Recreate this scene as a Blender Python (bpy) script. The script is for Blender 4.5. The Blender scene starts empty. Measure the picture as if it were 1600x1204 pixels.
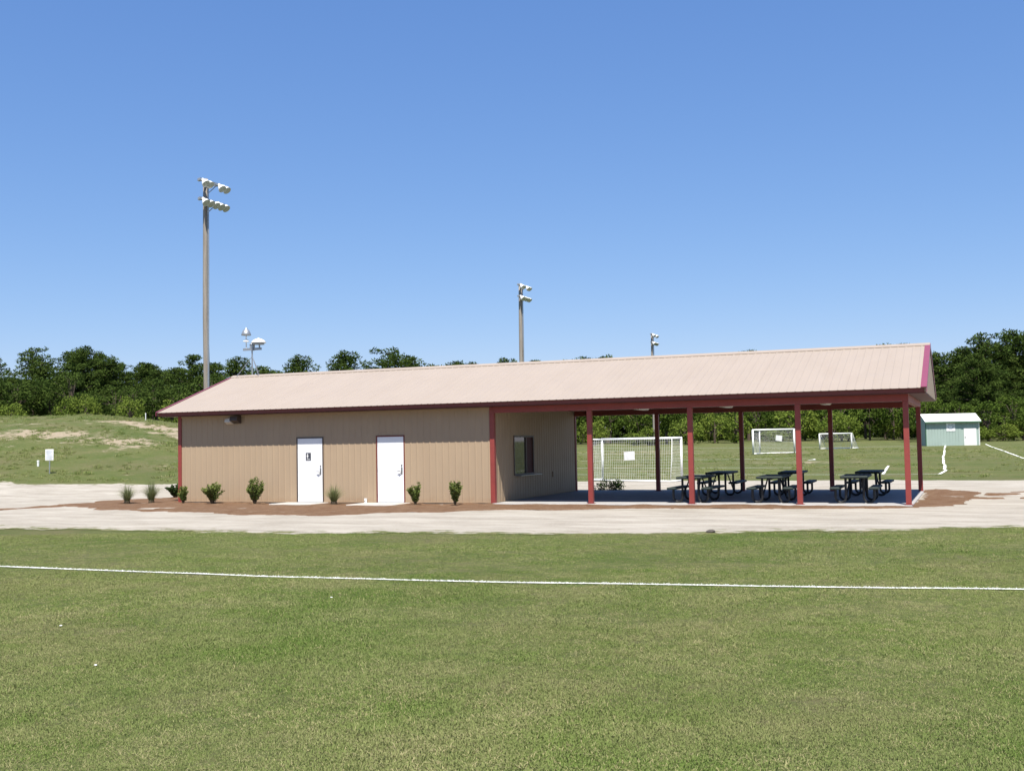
import bpy, math, random
import numpy as np
from mathutils import Vector, Matrix
PI = math.pi
sc = bpy.context.scene
C = sc.collection
# ------------------------------------------------------------------ camera
CAM = np.array([1.6176, -32.0369, 1.9072])
F_PX, YAW, PITCH, ROLL = 1742.26, 0.3893, 0.0500, -0.0184
def cam_axes():
    cy, sy = math.cos(YAW), math.sin(YAW)
    f = np.array([-sy*math.cos(PITCH), cy*math.cos(PITCH), math.sin(PITCH)])
    r = np.array([cy, sy, 0.0]); u = np.cross(r, f)
    c, s = math.cos(ROLL), math.sin(ROLL)
    return c*r+s*u, -s*r+c*u, f
RT, UP, FW = cam_axes()
cam = bpy.data.cameras.new('camera'); cam.sensor_width = 36.0; cam.lens = 36.0*F_PX/1600.0
cam.clip_start = 0.1; cam.clip_end = 4000.0
camo = bpy.data.objects.new('camera', cam); C.objects.link(camo)
camo.matrix_world = Matrix(((RT[0], UP[0], -FW[0], CAM[0]), (RT[1], UP[1], -FW[1], CAM[1]), (RT[2], UP[2], -FW[2], CAM[2]), (0, 0, 0, 1)))
sc.camera = camo
# ------------------------------------------------------------------ sky, sun, exposure
SUN = Vector((0.18, -0.45, 1.0)).normalized()
EL = math.asin(SUN.z); AZ = math.atan2(SUN.x, SUN.y)
w = bpy.data.worlds.new('World'); sc.world = w; w.use_nodes = True
nt = w.node_tree; bg = nt.nodes['Background']
sky = nt.nodes.new('ShaderNodeTexSky'); sky.sky_type = 'NISHITA'; sky.sun_disc = False
sky.sun_elevation = EL; sky.sun_rotation = AZ
sky.altitude = 0.0; sky.air_density = 1.0; sky.dust_density = 0.0; sky.ozone_density = 6.0
SKY_STRENGTH = 0.10
# the camera's response to the sky: one even tone curve per channel over the whole dome
spl = nt.nodes.new('ShaderNodeSeparateColor'); cmb = nt.nodes.new('ShaderNodeCombineColor'); nt.links.new(sky.outputs[0], spl.inputs[0])
for i, (g, k) in enumerate(((.89, .562), (.72, .522), (.51, .606))):
    pw = nt.nodes.new('ShaderNodeMath'); pw.operation = 'POWER'; pw.inputs[1].default_value = g; nt.links.new(spl.outputs[i], pw.inputs[0])
    ml = nt.nodes.new('ShaderNodeMath'); ml.operation = 'MULTIPLY'; ml.inputs[1].default_value = k*10**(1-g); nt.links.new(pw.outputs[0], ml.inputs[0]); nt.links.new(ml.outputs[0], cmb.inputs[i])
nt.links.new(cmb.outputs[0], bg.inputs[0]); bg.inputs[1].default_value = SKY_STRENGTH
sl = bpy.data.lights.new('sun', 'SUN'); sl.energy = 5.0; sl.angle = math.radians(0.53); sl.color = (1.0, 0.95, 0.87)
so = bpy.data.objects.new('sun', sl); C.objects.link(so)
so.rotation_euler = SUN.to_track_quat('Z', 'Y').to_euler(); so.location = (0, 0, 60)
sc.view_settings.view_transform = 'Standard'; sc.view_settings.look = 'None'
sc.view_settings.gamma = 1.0; sc.view_settings.use_curve_mapping = False
sc.view_settings.exposure = 0.85
sc.cycles.max_bounces = 6; sc.cycles.diffuse_bounces = 3; sc.cycles.transparent_max_bounces = 8
sc.cycles.caustics_reflective = False; sc.cycles.caustics_refractive = False; sc.cycles.sample_clamp_indirect = 4.0
sc.cycles.use_denoising = True

# ------------------------------------------------------------------ helpers
rng = np.random.default_rng(7); random.seed(7)
class MB:
    """collects shapes; build() links them as ONE mesh object"""
    def __init__(s): s.v = []; s.f = []
    def add(s, v, f):
        o = len(s.v); s.v += [tuple(p) for p in v]; s.f += [tuple(i+o for i in q) for q in f]; return s
    def box(s, a, b, bev=0.0):
        (x0, y0, z0), (x1, y1, z1) = a, b
        if bev <= 0:
            v = [(x0,y0,z0),(x1,y0,z0),(x1,y1,z0),(x0,y1,z0),(x0,y0,z1),(x1,y0,z1),(x1,y1,z1),(x0,y1,z1)]
            return s.add(v, [(0,3,2,1),(4,5,6,7),(0,1,5,4),(1,2,6,5),(2,3,7,6),(3,0,4,7)])
        c = [(x0+bev,y0),(x1-bev,y0),(x1,y0+bev),(x1,y1-bev),(x1-bev,y1),(x0+bev,y1),(x0,y1-bev),(x0,y0+bev)]
        i = [(min(max(x, x0+bev), x1-bev), min(max(y, y0+bev), y1-bev)) for x, y in c]
        v = [(x,y,z0) for x,y in i]+[(x,y,z0+bev) for x,y in c]+[(x,y,z1-bev) for x,y in c]+[(x,y,z1) for x,y in i]
        f = [tuple(range(7,-1,-1)), tuple(range(24,32))]
        for r in range(3):
            for k in range(8): f.append((r*8+k, r*8+(k+1)%8, r*8+8+(k+1)%8, r*8+8+k))
        return s.add(v, f)
    def prism(s, poly, d0, d1):
        """poly: list of 3D points of one cap; d0,d1 offsets"""
        n = len(poly)
        v = [tuple(np.add(p, d0)) for p in poly]+[tuple(np.add(p, d1)) for p in poly]
        return s.add(v, [tuple(range(n-1,-1,-1)), tuple(range(n,2*n))]+[(k,(k+1)%n,n+(k+1)%n,n+k) for k in range(n)])
    def tube(s, pts, r, n=8, cap=True):
        pts = [np.array(p, float) for p in pts]; rs = r if isinstance(r, (list, tuple)) else [r]*len(pts)
        v = []; prev = None
        for i, p in enumerate(pts):
            t = pts[min(i+1, len(pts)-1)]-pts[max(i-1, 0)]; t = t/np.linalg.norm(t)
            a = prev if prev is not None else (np.array([1.,0,0]) if abs(t[0]) < .8 else np.array([0,1.,0]))
            a = a-t*np.dot(a, t); a /= np.linalg.norm(a); prev = a; b = np.cross(t, a)
            for k in range(n):
                q = 2*PI*k/n; v.append(p+rs[i]*(math.cos(q)*a+math.sin(q)*b))
        f = [(i*n+k, i*n+(k+1)%n, (i+1)*n+(k+1)%n, (i+1)*n+k) for i in range(len(pts)-1) for k in range(n)]
        if cap: f += [tuple(range(n-1,-1,-1)), tuple((len(pts)-1)*n+k for k in range(n))]
        return s.add(v, f)
    def lathe(s, prof, n=16, M=None):
        """prof: (radius, height) pairs round local Z, moved by matrix M"""
        v = []
        for r, h in prof:
            for k in range(n):
                p = Vector((r*math.cos(2*PI*k/n), r*math.sin(2*PI*k/n), h)); v.append(tuple(M @ p) if M else tuple(p))
        f = [(i*n+k, i*n+(k+1)%n, (i+1)*n+(k+1)%n, (i+1)*n+k) for i in range(len(prof)-1) for k in range(n)]
        return s.add(v, f)
    def mesh(s, name, mat, smooth=False):
        m = bpy.data.meshes.new(name); m.from_pydata(s.v, [], s.f); m.materials.append(mat); m.update()
        if smooth: m.shade_smooth()
        return m
    def build(s, name, mat, parent=None, smooth=False):
        return link(name, s.mesh(name, mat, smooth), parent)
def link(name, data, parent=None, loc=None, rot=None):
    o = bpy.data.objects.new(name, data); C.objects.link(o)
    if parent is not None: o.parent = parent
    if loc is not None: o.location = loc
    if rot is not None: o.rotation_euler = rot
    return o
def tag(o, label=None, cat=None, group=None, kind=None):
    if label: o['label'] = label
    if cat: o['category'] = cat
    if group: o['group'] = group
    if kind: o['kind'] = kind
    return o
def empty(name, loc=(0,0,0), rz=0.0):
    o = bpy.data.objects.new(name, None); C.objects.link(o); o.location = loc; o.rotation_euler = (0,0,rz); o.empty_display_size = .3
    return o
def dup(root, parent=None):
    c = root.copy(); C.objects.link(c); c.parent = parent
    for ch in root.children: dup(ch, c)
    return c
def arr_mesh(name, V, Q, mat, attrs=None, smooth=False):
    """numpy quads -> mesh"""
    V = np.asarray(V, np.float32); Q = np.asarray(Q, np.int32); k = Q.shape[1]
    m = bpy.data.meshes.new(name); m.vertices.add(len(V)); m.vertices.foreach_set('co', V.ravel())
    m.loops.add(Q.size); m.loops.foreach_set('vertex_index', Q.ravel())
    m.polygons.add(len(Q)); m.polygons.foreach_set('loop_start', np.arange(0, Q.size, k, dtype=np.int32))
    m.polygons.foreach_set('loop_total', np.full(len(Q), k, np.int32))
    for n, a in (attrs or {}).items():
        at = m.attributes.new(n, 'FLOAT', 'POINT'); at.data.foreach_set('value', np.asarray(a, np.float32))
    m.materials.append(mat); m.update(calc_edges=True); m.validate()
    if smooth: m.shade_smooth()
    return m
def fnoise(x, seed=0, oct=5, base=1.0, gain=.55):
    """1D fractal noise of an array"""
    r = np.random.default_rng(seed); out = np.zeros_like(x, float); a = 1.0; f = base
    for o in range(oct):
        t = r.uniform(-1, 1, 4096); q = x*f+1000.3; i = np.floor(q).astype(int); u = q-i; u = u*u*(3-2*u)
        out += a*(t[i % 4096]*(1-u)+t[(i+1) % 4096]*u); a *= gain; f *= 2.03
    return out
def vnoise(x, y, seed=0, oct=4, base=1.0, gain=.55):
    r = np.random.default_rng(seed); T = r.uniform(-1, 1, (256, 256)); out = np.zeros(np.broadcast(x, y).shape); a = 1.0; f = base
    for o in range(oct):
        p = x*f+500.7; q = y*f+500.3; i = np.floor(p).astype(int); j = np.floor(q).astype(int); u = p-i; v = q-j
        u = u*u*(3-2*u); v = v*v*(3-2*v)
        g = lambda a_, b_: T[a_ % 256, b_ % 256]
        out += a*((g(i,j)*(1-u)+g(i+1,j)*u)*(1-v)+(g(i,j+1)*(1-u)+g(i+1,j+1)*u)*v); a *= gain; f *= 2.03
    return out

# ------------------------------------------------------------------ materials (all procedural)
def nodes(name):
    m = bpy.data.materials.new(name); m.use_nodes = True; t = m.node_tree
    return m, t, t.nodes['Principled BSDF'], t.nodes['Material Output']
def N(t, typ, **kw):
    n = t.nodes.new(typ)
    for k, v in kw.items():
        if k.startswith('i_'): n.inputs[int(k[2:]) if k[2:].isdigit() else k[2:]].default_value = v
        else: setattr(n, k, v)
    return n
def noise(t, vec, scale, detail=4.0, rough=.55, dist=0.0):
    n = N(t, 'ShaderNodeTexNoise'); n.inputs['Scale'].default_value = scale; n.inputs['Detail'].default_value = detail
    n.inputs['Roughness'].default_value = rough; n.inputs['Distortion'].default_value = dist
    if vec is not None: t.links.new(vec, n.inputs['Vector'])
    return n.outputs['Fac']
def ramp(t, fac, a, b):
    r = N(t, 'ShaderNodeMapRange'); r.inputs['From Min'].default_value = a; r.inputs['From Max'].default_value = b; r.clamp = True
    t.links.new(fac, r.inputs['Value']); return r.outputs['Result']
def mix(t, fac, a, b, mode='MIX'):
    n = N(t, 'ShaderNodeMix', data_type='RGBA', blend_type=mode)
    for k, s in ((0, fac), (6, a), (7, b)):
        if isinstance(s, (int, float)): n.inputs[k].default_value = s
        elif isinstance(s, tuple): n.inputs[k].default_value = (*s, 1.0)
        else: t.links.new(s, n.inputs[k])
    return n.outputs[2]
def math_(t, op, a, b=None):
    n = N(t, 'ShaderNodeMath', operation=op)
    for k, s in ((0, a), (1, b)):
        if s is None: continue
        if isinstance(s, (int, float)): n.inputs[k].default_value = s
        else: t.links.new(s, n.inputs[k])
    return n.outputs[0]
def bump(t, p, height, strength, dist):
    b = N(t, 'ShaderNodeBump'); b.inputs['Strength'].default_value = strength; b.inputs['Distance'].default_value = dist
    t.links.new(height, b.inputs['Height']); t.links.new(b.outputs[0], p.inputs['Normal'])
def pos(t): return N(t, 'ShaderNodeNewGeometry').outputs['Position']
def stretch(t, vec, s):
    n = N(t, 'ShaderNodeVectorMath', operation='MULTIPLY'); t.links.new(vec, n.inputs[0]); n.inputs[1].default_value = s; return n.outputs[0]
def surf(name, c1, c2=None, scale=3.0, rough=.6, metal=0.0, bmp=0.0, bscale=30.0, st=None, spec=.5, fine=None):
    m, t, p, o = nodes(name); P = pos(t)
    if st: P = stretch(t, P, st)
    c2 = c2 or tuple(x*.85 for x in c1)
    col = mix(t, ramp(t, noise(t, P, scale, 5), .35, .65), c1, c2)
    if fine: col = mix(t, math_(t, 'MULTIPLY', ramp(t, noise(t, P, fine[0], 3), .45, .75), fine[2]), col, fine[1])
    t.links.new(col, p.inputs['Base Color']); p.inputs['Roughness'].default_value = rough; p.inputs['Metallic'].default_value = metal
    p.inputs['Specular IOR Level'].default_value = spec
    if bmp: bump(t, p, noise(t, P, bscale, 4), bmp, .02)
    return m
M = {}
def metal_sheet(name, c1, c2, dirt, zdirt, st):
    m, t, p, o = nodes(name); P = pos(t)
    col = mix(t, ramp(t, noise(t, stretch(t, P, st), 1.4, 5, .6), .35, .65), c1, c2)
    col = mix(t, math_(t, 'MULTIPLY', ramp(t, noise(t, stretch(t, P, (3.0, .25, .25)), 1.2, 5, .65), .52, .74), .30), col, dirt)
    col = mix(t, math_(t, 'MULTIPLY', ramp(t, noise(t, P, 13.0, 4), .55, .75), .12), col, dirt)
    if zdirt:   # mud splashed on the lowest hand's breadth
        sp = N(t, 'ShaderNodeSeparateXYZ'); t.links.new(P, sp.inputs[0])
        k = math_(t, 'ADD', ramp(t, sp.outputs[2], .34, .0), math_(t, 'MULTIPLY', math_(t, 'SUBTRACT', noise(t, P, 5.0, 6, .7), .55), 1.6))
        col = mix(t, math_(t, 'MULTIPLY', ramp(t, k, .35, 1.1), .6), col, (.30,.20,.125))
    t.links.new(col, p.inputs['Base Color']); p.inputs['Roughness'].default_value = .45
    t.links.new(ramp(t, noise(t, P, 2.0, 4), .2, .8), p.inputs['Roughness']); p.inputs['Specular IOR Level'].default_value = .15
    r_ = N(t, 'ShaderNodeMapRange'); r_.inputs['To Min'].default_value = .36; r_.inputs['To Max'].default_value = .62; t.links.new(noise(t, P, 2.0, 4), r_.inputs['Value']); t.links.new(r_.outputs[0], p.inputs['Roughness'])
    bump(t, p, noise(t, P, 1.6, 3), .12, .03); return m
M['roof'] = metal_sheet('roof_cream_paint', (.318,.266,.22), (.306,.255,.21), (.27,.22,.175), False, (.8,.4,.4))
M['wall'] = metal_sheet('wall_tan_paint', (.375,.283,.19), (.36,.27,.182), (.31,.23,.155), True, (1,1,.3))
M['red'] = surf('red_paint', (.255,.043,.034), (.23,.039,.031), 2.0, .5, fine=(9.0,(.15,.028,.024),.35))
M['trim'] = surf('trim_red_sky_pink', (.235,.055,.082), (.22,.051,.077), 2.0, .3)  # pink of the sky's reflection is mixed into this red
M['fascia'] = surf('fascia_maroon_paint', (.15,.026,.018), (.135,.024,.017), 2.0, .5)
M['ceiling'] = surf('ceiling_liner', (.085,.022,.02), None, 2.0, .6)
M['door'] = surf('door_white_paint', (.80,.81,.82), (.77,.78,.79), 1.2, .4, fine=(7.0,(.7,.69,.66),.12))
M['steel'] = surf('brushed_steel', (.42,.42,.40), None, 20, .35, .9)
M['concrete'] = surf('concrete', (.37,.36,.345), (.31,.30,.29), 1.6, .85, bmp=.25, bscale=60, fine=(30.0,(.2,.19,.18),.4))
M['concrete'].node_tree.nodes['Principled BSDF'].inputs['Specular IOR Level'].default_value = .12
M['pad'] = surf('pad_concrete', (.44,.41,.37), (.37,.35,.32), 2.5, .85, bmp=.25, bscale=60, fine=(24.0,(.27,.23,.18),.4))
M['tableG'] = surf('table_dark_green', (.008,.020,.016), (.007,.016,.013), 9, .6, bmp=.4, bscale=90)
M['tableF'] = surf('table_black_tube', (.007,.007,.008), None, 9, .5)
M['white'] = surf('white_paint', (.78,.78,.76), (.72,.72,.69), 4, .4)
M['net'] = surf('net_cord', (.74,.75,.73), None, 4, .8)
M['paper'] = surf('white_sheet', (.80,.80,.78), None, 4, .6)
M['ink'] = surf('dark_print', (.05,.055,.07), None, 4, .6)
M['greyink'] = surf('grey_print', (.30,.34,.42), None, 4, .6)
M['wood'] = surf('pole_wood', (.30,.27,.235), (.22,.195,.165), 1.2, .85, bmp=.4, bscale=40, st=(6,6,.35), fine=(3.0,(.17,.12,.09),.5))
M['galv'] = surf('galvanised', (.36,.38,.40), (.30,.32,.34), 8, .45, .6)
M['lampbody'] = surf('spun_aluminium', (.74,.75,.74), (.68,.69,.68), 8, .35, 0.0)
M['glassdark'] = surf('lamp_lens', (.42,.44,.43), None, 4, .08)
M['bronze'] = surf('dark_bronze', (.075,.055,.045), None, 6, .45)
M['lens'] = surf('frosted_lens', (.62,.58,.52), None, 12, .35)
M['mint'] = surf('shed_mint_siding', (.315,.395,.35), (.30,.375,.335), 1.5, .6)
M['mintd'] = surf('shed_green_trim', (.05,.13,.07), None, 1.5, .6)
M['shedroof'] = surf('shed_white_roof', (.80,.80,.76), (.74,.74,.70), 1.5, .5)
M['redrefl'] = surf('dark_red_panel', (.07,.012,.011), None, 3, .7)  # colour of the red reflection in the serving window
M['room'] = surf('room_paint', (.35,.31,.27), None, 1, .8)
M['stone'] = surf('stone', (.07,.06,.05), None, 8, .9, bmp=.6, bscale=30)
M['bark'] = surf('pine_bark', (.095,.07,.052), (.06,.042,.03), 1.5, .9, bmp=.6, bscale=20, st=(3,3,.6))
M['stem'] = surf('shrub_stem', (.12,.09,.05), None, 5, .9)
def glass():
    m, t, p, o = nodes('window_glass'); p.inputs['Base Color'].default_value = (.02,.025,.03,1); p.inputs['Roughness'].default_value = .03
    p.inputs['Transmission Weight'].default_value = .55; p.inputs['IOR'].default_value = 1.5
    t.links.new(mix(t, noise(t, pos(t), 2.0), (.20,.22,.22), (.16,.18,.18)), p.inputs['Base Color'])
    return m
M['glass'] = glass()
# colours of the turf, shared by the sheet and the blades
G_GREEN, G_LIME, G_STRAW, G_SAND, G_DARK = (.055,.090,.018), (.090,.115,.030), (.19,.165,.085), (.31,.255,.18), (.036,.052,.013)
def turf_patches(t, P):
    big = ramp(t, noise(t, P, .11, 4, .6), .38, .66)
    med = ramp(t, noise(t, P, .8, 5, .65), .40, .66)
    return big, med
def lawn():
    m, t, p, o = nodes('turf'); P = pos(t)
    big, med = turf_patches(t, P)
    col = mix(t, big, G_GREEN, G_LIME)
    dry = math_(t, 'MULTIPLY', med, ramp(t, noise(t, P, 6.0, 4, .7), .35, .7))
    col = mix(t, math_(t, 'MULTIPLY', dry, .75), col, G_STRAW)
    fine = ramp(t, noise(t, P, 26.0, 5, .75), .40, .62)
    col = mix(t, math_(t, 'MULTIPLY', fine, .35), col, G_STRAW)
    patch = ramp(t, noise(t, P, .28, 6, .68), .47, .68)
    col = mix(t, math_(t, 'MULTIPLY', patch, .62), col, (.15,.128,.068))
    dk = ramp(t, noise(t, P, 41.0, 4, .75), .52, .68)
    col = mix(t, math_(t, 'MULTIPLY', dk, .5), col, G_DARK)
    at = N(t, 'ShaderNodeAttribute', attribute_name='bare').outputs['Fac']
    br = math_(t, 'ADD', at, math_(t, 'MULTIPLY', math_(t, 'SUBTRACT', noise(t, stretch(t, P, (.8,.8,1.2)), 1.1, 8, .78), .5), 3.4))
    col = mix(t, ramp(t, br, .45, .75), col, G_SAND)
    t.links.new(col, p.inputs['Base Color']); p.inputs['Roughness'].default_value = .95; p.inputs['Specular IOR Level'].default_value = .1
    bump(t, p, math_(t, 'ADD', noise(t, P, 38.0, 4, .7), math_(t, 'MULTIPLY', noise(t, P, 5.0, 4), 1.5)), .9, .05)
    return m
M['lawn'] = lawn()
def blade(name, a, b, straw):
    m, t, p, o = nodes(name); P = pos(t); big, med = turf_patches(t, P)
    col = mix(t, big, a, b)
    rnd = N(t, 'ShaderNodeObjectInfo').outputs['Random']
    col = mix(t, math_(t, 'MULTIPLY', med, .5), col, straw)
    col = mix(t, math_(t, 'MULTIPLY', ramp(t, noise(t, P, .28, 6, .68), .47, .68), .32), col, (.235,.205,.11))
    col = mix(t, math_(t, 'MULTIPLY', rnd, .5), col, (.20,.225,.085))
    d = N(t, 'ShaderNodeBsdfDiffuse'); tr = N(t, 'ShaderNodeBsdfTranslucent'); mx = N(t, 'ShaderNodeMixShader'); mx.inputs[0].default_value = .3
    t.links.new(col, d.inputs[0]); t.links.new(col, tr.inputs[0]); t.links.new(d.outputs[0], mx.inputs[1]); t.links.new(tr.outputs[0], mx.inputs[2])
    t.links.new(mx.outputs[0], o.inputs[0]); return m
M['blade'] = blade('grass_blade', (.112,.182,.036), (.190,.242,.068), (.335,.31,.155))
M['straw'] = blade('straw_blade', (.35,.315,.155), (.40,.355,.185), (.44,.385,.225))
def leafmat(name, c1, c2, c3, tr=.3):
    m, t, p, o = nodes(name)
    tint = N(t, 'ShaderNodeAttribute', attribute_name='tint').outputs['Fac']; rnd = N(t, 'ShaderNodeObjectInfo').outputs['Random']
    col = mix(t, tint, c1, c2); col = mix(t, math_(t, 'MULTIPLY', rnd, .6), col, c3)
    d = N(t, 'ShaderNodeBsdfDiffuse'); tl = N(t, 'ShaderNodeBsdfTranslucent'); mx = N(t, 'ShaderNodeMixShader'); mx.inputs[0].default_value = tr
    t.links.new(col, d.inputs[0]); t.links.new(col, tl.inputs[0]); t.links.new(d.outputs[0], mx.inputs[1]); t.links.new(tl.outputs[0], mx.inputs[2])
    t.links.new(mx.outputs[0], o.inputs[0]); return m
M['pine'] = leafmat('pine_needles', (.030,.056,.014), (.078,.110,.024), (.050,.080,.018), .25)
M['oak'] = leafmat('broad_leaves', (.050,.090,.017), (.110,.155,.028), (.075,.115,.021), .3)
M['brush'] = leafmat('brush_leaves', (.090,.142,.024), (.19,.235,.046), (.125,.175,.030), .32)
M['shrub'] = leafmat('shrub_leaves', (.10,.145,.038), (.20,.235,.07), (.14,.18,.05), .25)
M['shrubd'] = leafmat('dark_shrub_leaves', (.03,.055,.018), (.055,.085,.028), (.04,.065,.022), .2)
M['fgrass'] = leafmat('fountain_grass_blades', (.15,.19,.075), (.24,.25,.12), (.19,.22,.10), .3)
def sandm():
    m, t, p, o = nodes('sand'); P = pos(t)
    s = stretch(t, P, (.42, 1.0, 1.0))
    col = mix(t, ramp(t, noise(t, s, 1.1, 6, .65), .36, .66), (.382,.35,.296), (.272,.244,.20))
    col = mix(t, math_(t, 'MULTIPLY', ramp(t, noise(t, stretch(t, P, (.16,1,1)), 2.2, 6, .7), .56, .70), .55), col, (.20,.17,.135))
    col = mix(t, math_(t, 'MULTIPLY', ramp(t, noise(t, P, 16.0, 5, .7), .52, .72), .5), col, (.46,.42,.37))
    e = N(t, 'ShaderNodeAttribute', attribute_name='edge').outputs['Fac']
    k = math_(t, 'ADD', e, math_(t, 'MULTIPLY', math_(t, 'SUBTRACT', noise(t, stretch(t, P, (.45,1,1)), 3.2, 6, .7), .5), 3.0))
    g = mix(t, ramp(t, noise(t, P, 9.0, 4, .7), .35, .65), G_GREEN, G_STRAW)
    col = mix(t, ramp(t, k, .62, .86), col, g)
    t.links.new(col, p.inputs['Base Color']); p.inputs['Roughness'].default_value = .95; p.inputs['Specular IOR Level'].default_value = .1
    bump(t, p, math_(t, 'ADD', noise(t, P, 22.0, 5, .7), math_(t, 'MULTIPLY', noise(t, s, 1.6, 5), 3.0)), .7, .05)
    return m
M['sand'] = sandm()
def mulchm():
    m, t, p, o = nodes('pine_straw'); P = pos(t)
    col = mix(t, ramp(t, noise(t, P, 2.2, 6, .7), .36, .64), (.165,.092,.052), (.225,.145,.09))
    col = mix(t, math_(t, 'MULTIPLY', ramp(t, noise(t, P, 28.0, 4, .7), .5, .7), .6), col, (.10,.05,.028))
    col = mix(t, math_(t, 'MULTIPLY', ramp(t, noise(t, stretch(t, P, (.5,1,1)), 3.5, 5, .7), .62, .72), .7), col, (.36,.30,.23))
    t.links.new(col, p.inputs['Base Color']); p.inputs['Roughness'].default_value = .95; p.inputs['Specular IOR Level'].default_value = .1
    bump(t, p, noise(t, P, 34.0, 5, .75), 1.0, .06); return m
M['mulch'] = mulchm()
def paintm():
    m, t, p, o = nodes('line_paint'); P = pos(t)
    col = mix(t, ramp(t, noise(t, P, 5.0, 5, .7), .40, .68), (.80,.80,.78), (.60,.62,.52))
    t.links.new(col, p.inputs['Base Color']); p.inputs['Roughness'].default_value = .9; p.inputs['Specular IOR Level'].default_value = .1
    bump(t, p, noise(t, P, 60.0, 3), .6, .02); return m
M['paint'] = paintm()

# ------------------------------------------------------------------ terrain
fw2 = np.array([FW[0], FW[1]]); fw2 /= np.linalg.norm(fw2); rt2 = np.array([fw2[1], -fw2[0]])
def ss(t): t = np.clip(t, 0, 1); return t*t*(3-2*t)
def DL(X, Y):
    a, b = X-CAM[0], Y-CAM[1]; return a*fw2[0]+b*fw2[1], a*rt2[0]+b*rt2[1]
def height(X, Y):
    X = np.asarray(X, float); Y = np.asarray(Y, float); D, L = DL(X, Y)
    hf = ss((-.03-L/np.maximum(D, 1.0))/.36)*(D > 1)
    hill = 4.38*ss((D-44)/38.0)*hf
    rise = np.clip(D-55, 0, 130)*.0112*(1-hf)
    bmp = .07*vnoise(X, Y, 17, 4, .28, .6)*ss((D-50)/12.0)*hf
    return -.06+hill+rise+bmp
def hz(x, y): return float(height(x, y))
def axis(knots):
    out = []
    for (a, b, s) in knots: out += list(np.arange(a, b, s))
    return np.array(out+[knots[-1][1]])
gx = axis([(-900,-300,60),(-300,-90,10),(-90,-26,.8),(-26,10,1.0),(10,60,4),(60,300,20),(300,900,60)])
gy = axis([(-200,-60,14),(-60,-34,3),(-34,20,1.0),(20,60,.9),(60,130,2.5),(130,300,10),(300,1500,80)])
GX, GY = np.meshgrid(gx, gy, indexing='ij'); GZ = height(GX, GY)
D_, L_ = DL(GX, GY)
bare = np.zeros_like(GX)
# worn soil on the bank (metres): centre, half sizes, weight
for (x, y, a, b, wt) in [(-50,19.5,3.8,2.2,.92),(-52.5,17.5,3.2,1.6,.72),(-46,19.2,2.0,1.3,.78),(-43.5,19,2.4,1.7,.98),(-47.5,16.8,2.5,.8,.4),(-42.3,16.8,1.2,.8,.6),(-46.5,25.8,6.5,1.5,1.1),(-41.0,24.2,4.2,1.8,1.4),
                        (-37.5,17.5,1.4,1.0,.55),(-36.3,14.0,1.3,.7,.5),(-44,14.4,1.2,.6,.55),(-55,23,4,1.5,.4),
                        (-9,44,6,3.0,.55),(-30,78,12,6,.55),(-30,60,14,3,.35),(-14,90,14,5,.25),(-14,68,5,3,.5),(-26,70,9,2.5,.6)]:
    bare = np.maximum(bare, wt*np.exp(-(((GX-x)/a)**2+((GY-y)/b)**2)))
nx, ny = GX.shape
V = np.stack([GX, GY, GZ], -1).reshape(-1, 3); I = np.arange(nx*ny).reshape(nx, ny)
Q = np.stack([I[:-1,:-1], I[1:,:-1], I[1:,1:], I[:-1,1:]], -1).reshape(-1, 4)
tag(link('ground', arr_mesh('ground', V, Q, M['lawn'], {'bare': bare.ravel()}, True)), kind='structure')

# sandy drive round the building: one ribbon from its front edge to its back edge
fe = np.array([(-80,-10.0),(-40,-10.3),(-30,-10.6),(-21,-10.75),(-17,-10.85),(-13.3,-10.8),(-8.8,-10.3),(-4.8,-9.45),(-1.1,-8.2),(2.5,-7.0),(6,-6.2),(12,-5.6),(45,-5)])
be = np.array([(-80,-1),(-55,2.5),(-40.3,7.1),(-36.9,7.7),(-33.8,8.4),(-31.9,9.2),(-29,11.5),(-25,15),(-20,17.5),(-14,18.3),(-7,19.0),(0,18.4),(3.6,18.1),(10,18),(45,18)])
sx = np.arange(-78, 44, .13)
f0 = np.interp(sx, fe[:,0], fe[:,1])+.34*fnoise(sx, 3, 7, .35, .66); b0 = np.interp(sx, be[:,0], be[:,1])+.35*fnoise(sx, 4, 6, .35, .6)
rows = np.concatenate([np.linspace(0, .12, 7), np.linspace(.12, .88, 16)[1:], np.linspace(.88, 1, 7)[1:]])
SX = np.repeat(sx[:,None], len(rows), 1); SY = f0[:,None]+(b0-f0)[:,None]*rows[None,:]
SZ = height(SX, SY)+.018+.012*vnoise(SX*.3, SY, 5, 4, .9); SZ[:,0] -= .016; SZ[:,-1] -= .016
edge = np.exp(-np.minimum(SY-f0[:,None], b0[:,None]-SY)/.8)
nx, ny = SX.shape; I = np.arange(nx*ny).reshape(nx, ny)
Q = np.stack([I[:-1,:-1], I[1:,:-1], I[1:,1:], I[:-1,1:]], -1).reshape(-1, 4)
tag(link('sandy_road', arr_mesh('sandy_road', np.stack([SX,SY,SZ],-1).reshape(-1,3), Q, M['sand'], {'edge': edge.ravel()}, True)), kind='structure')

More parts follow.
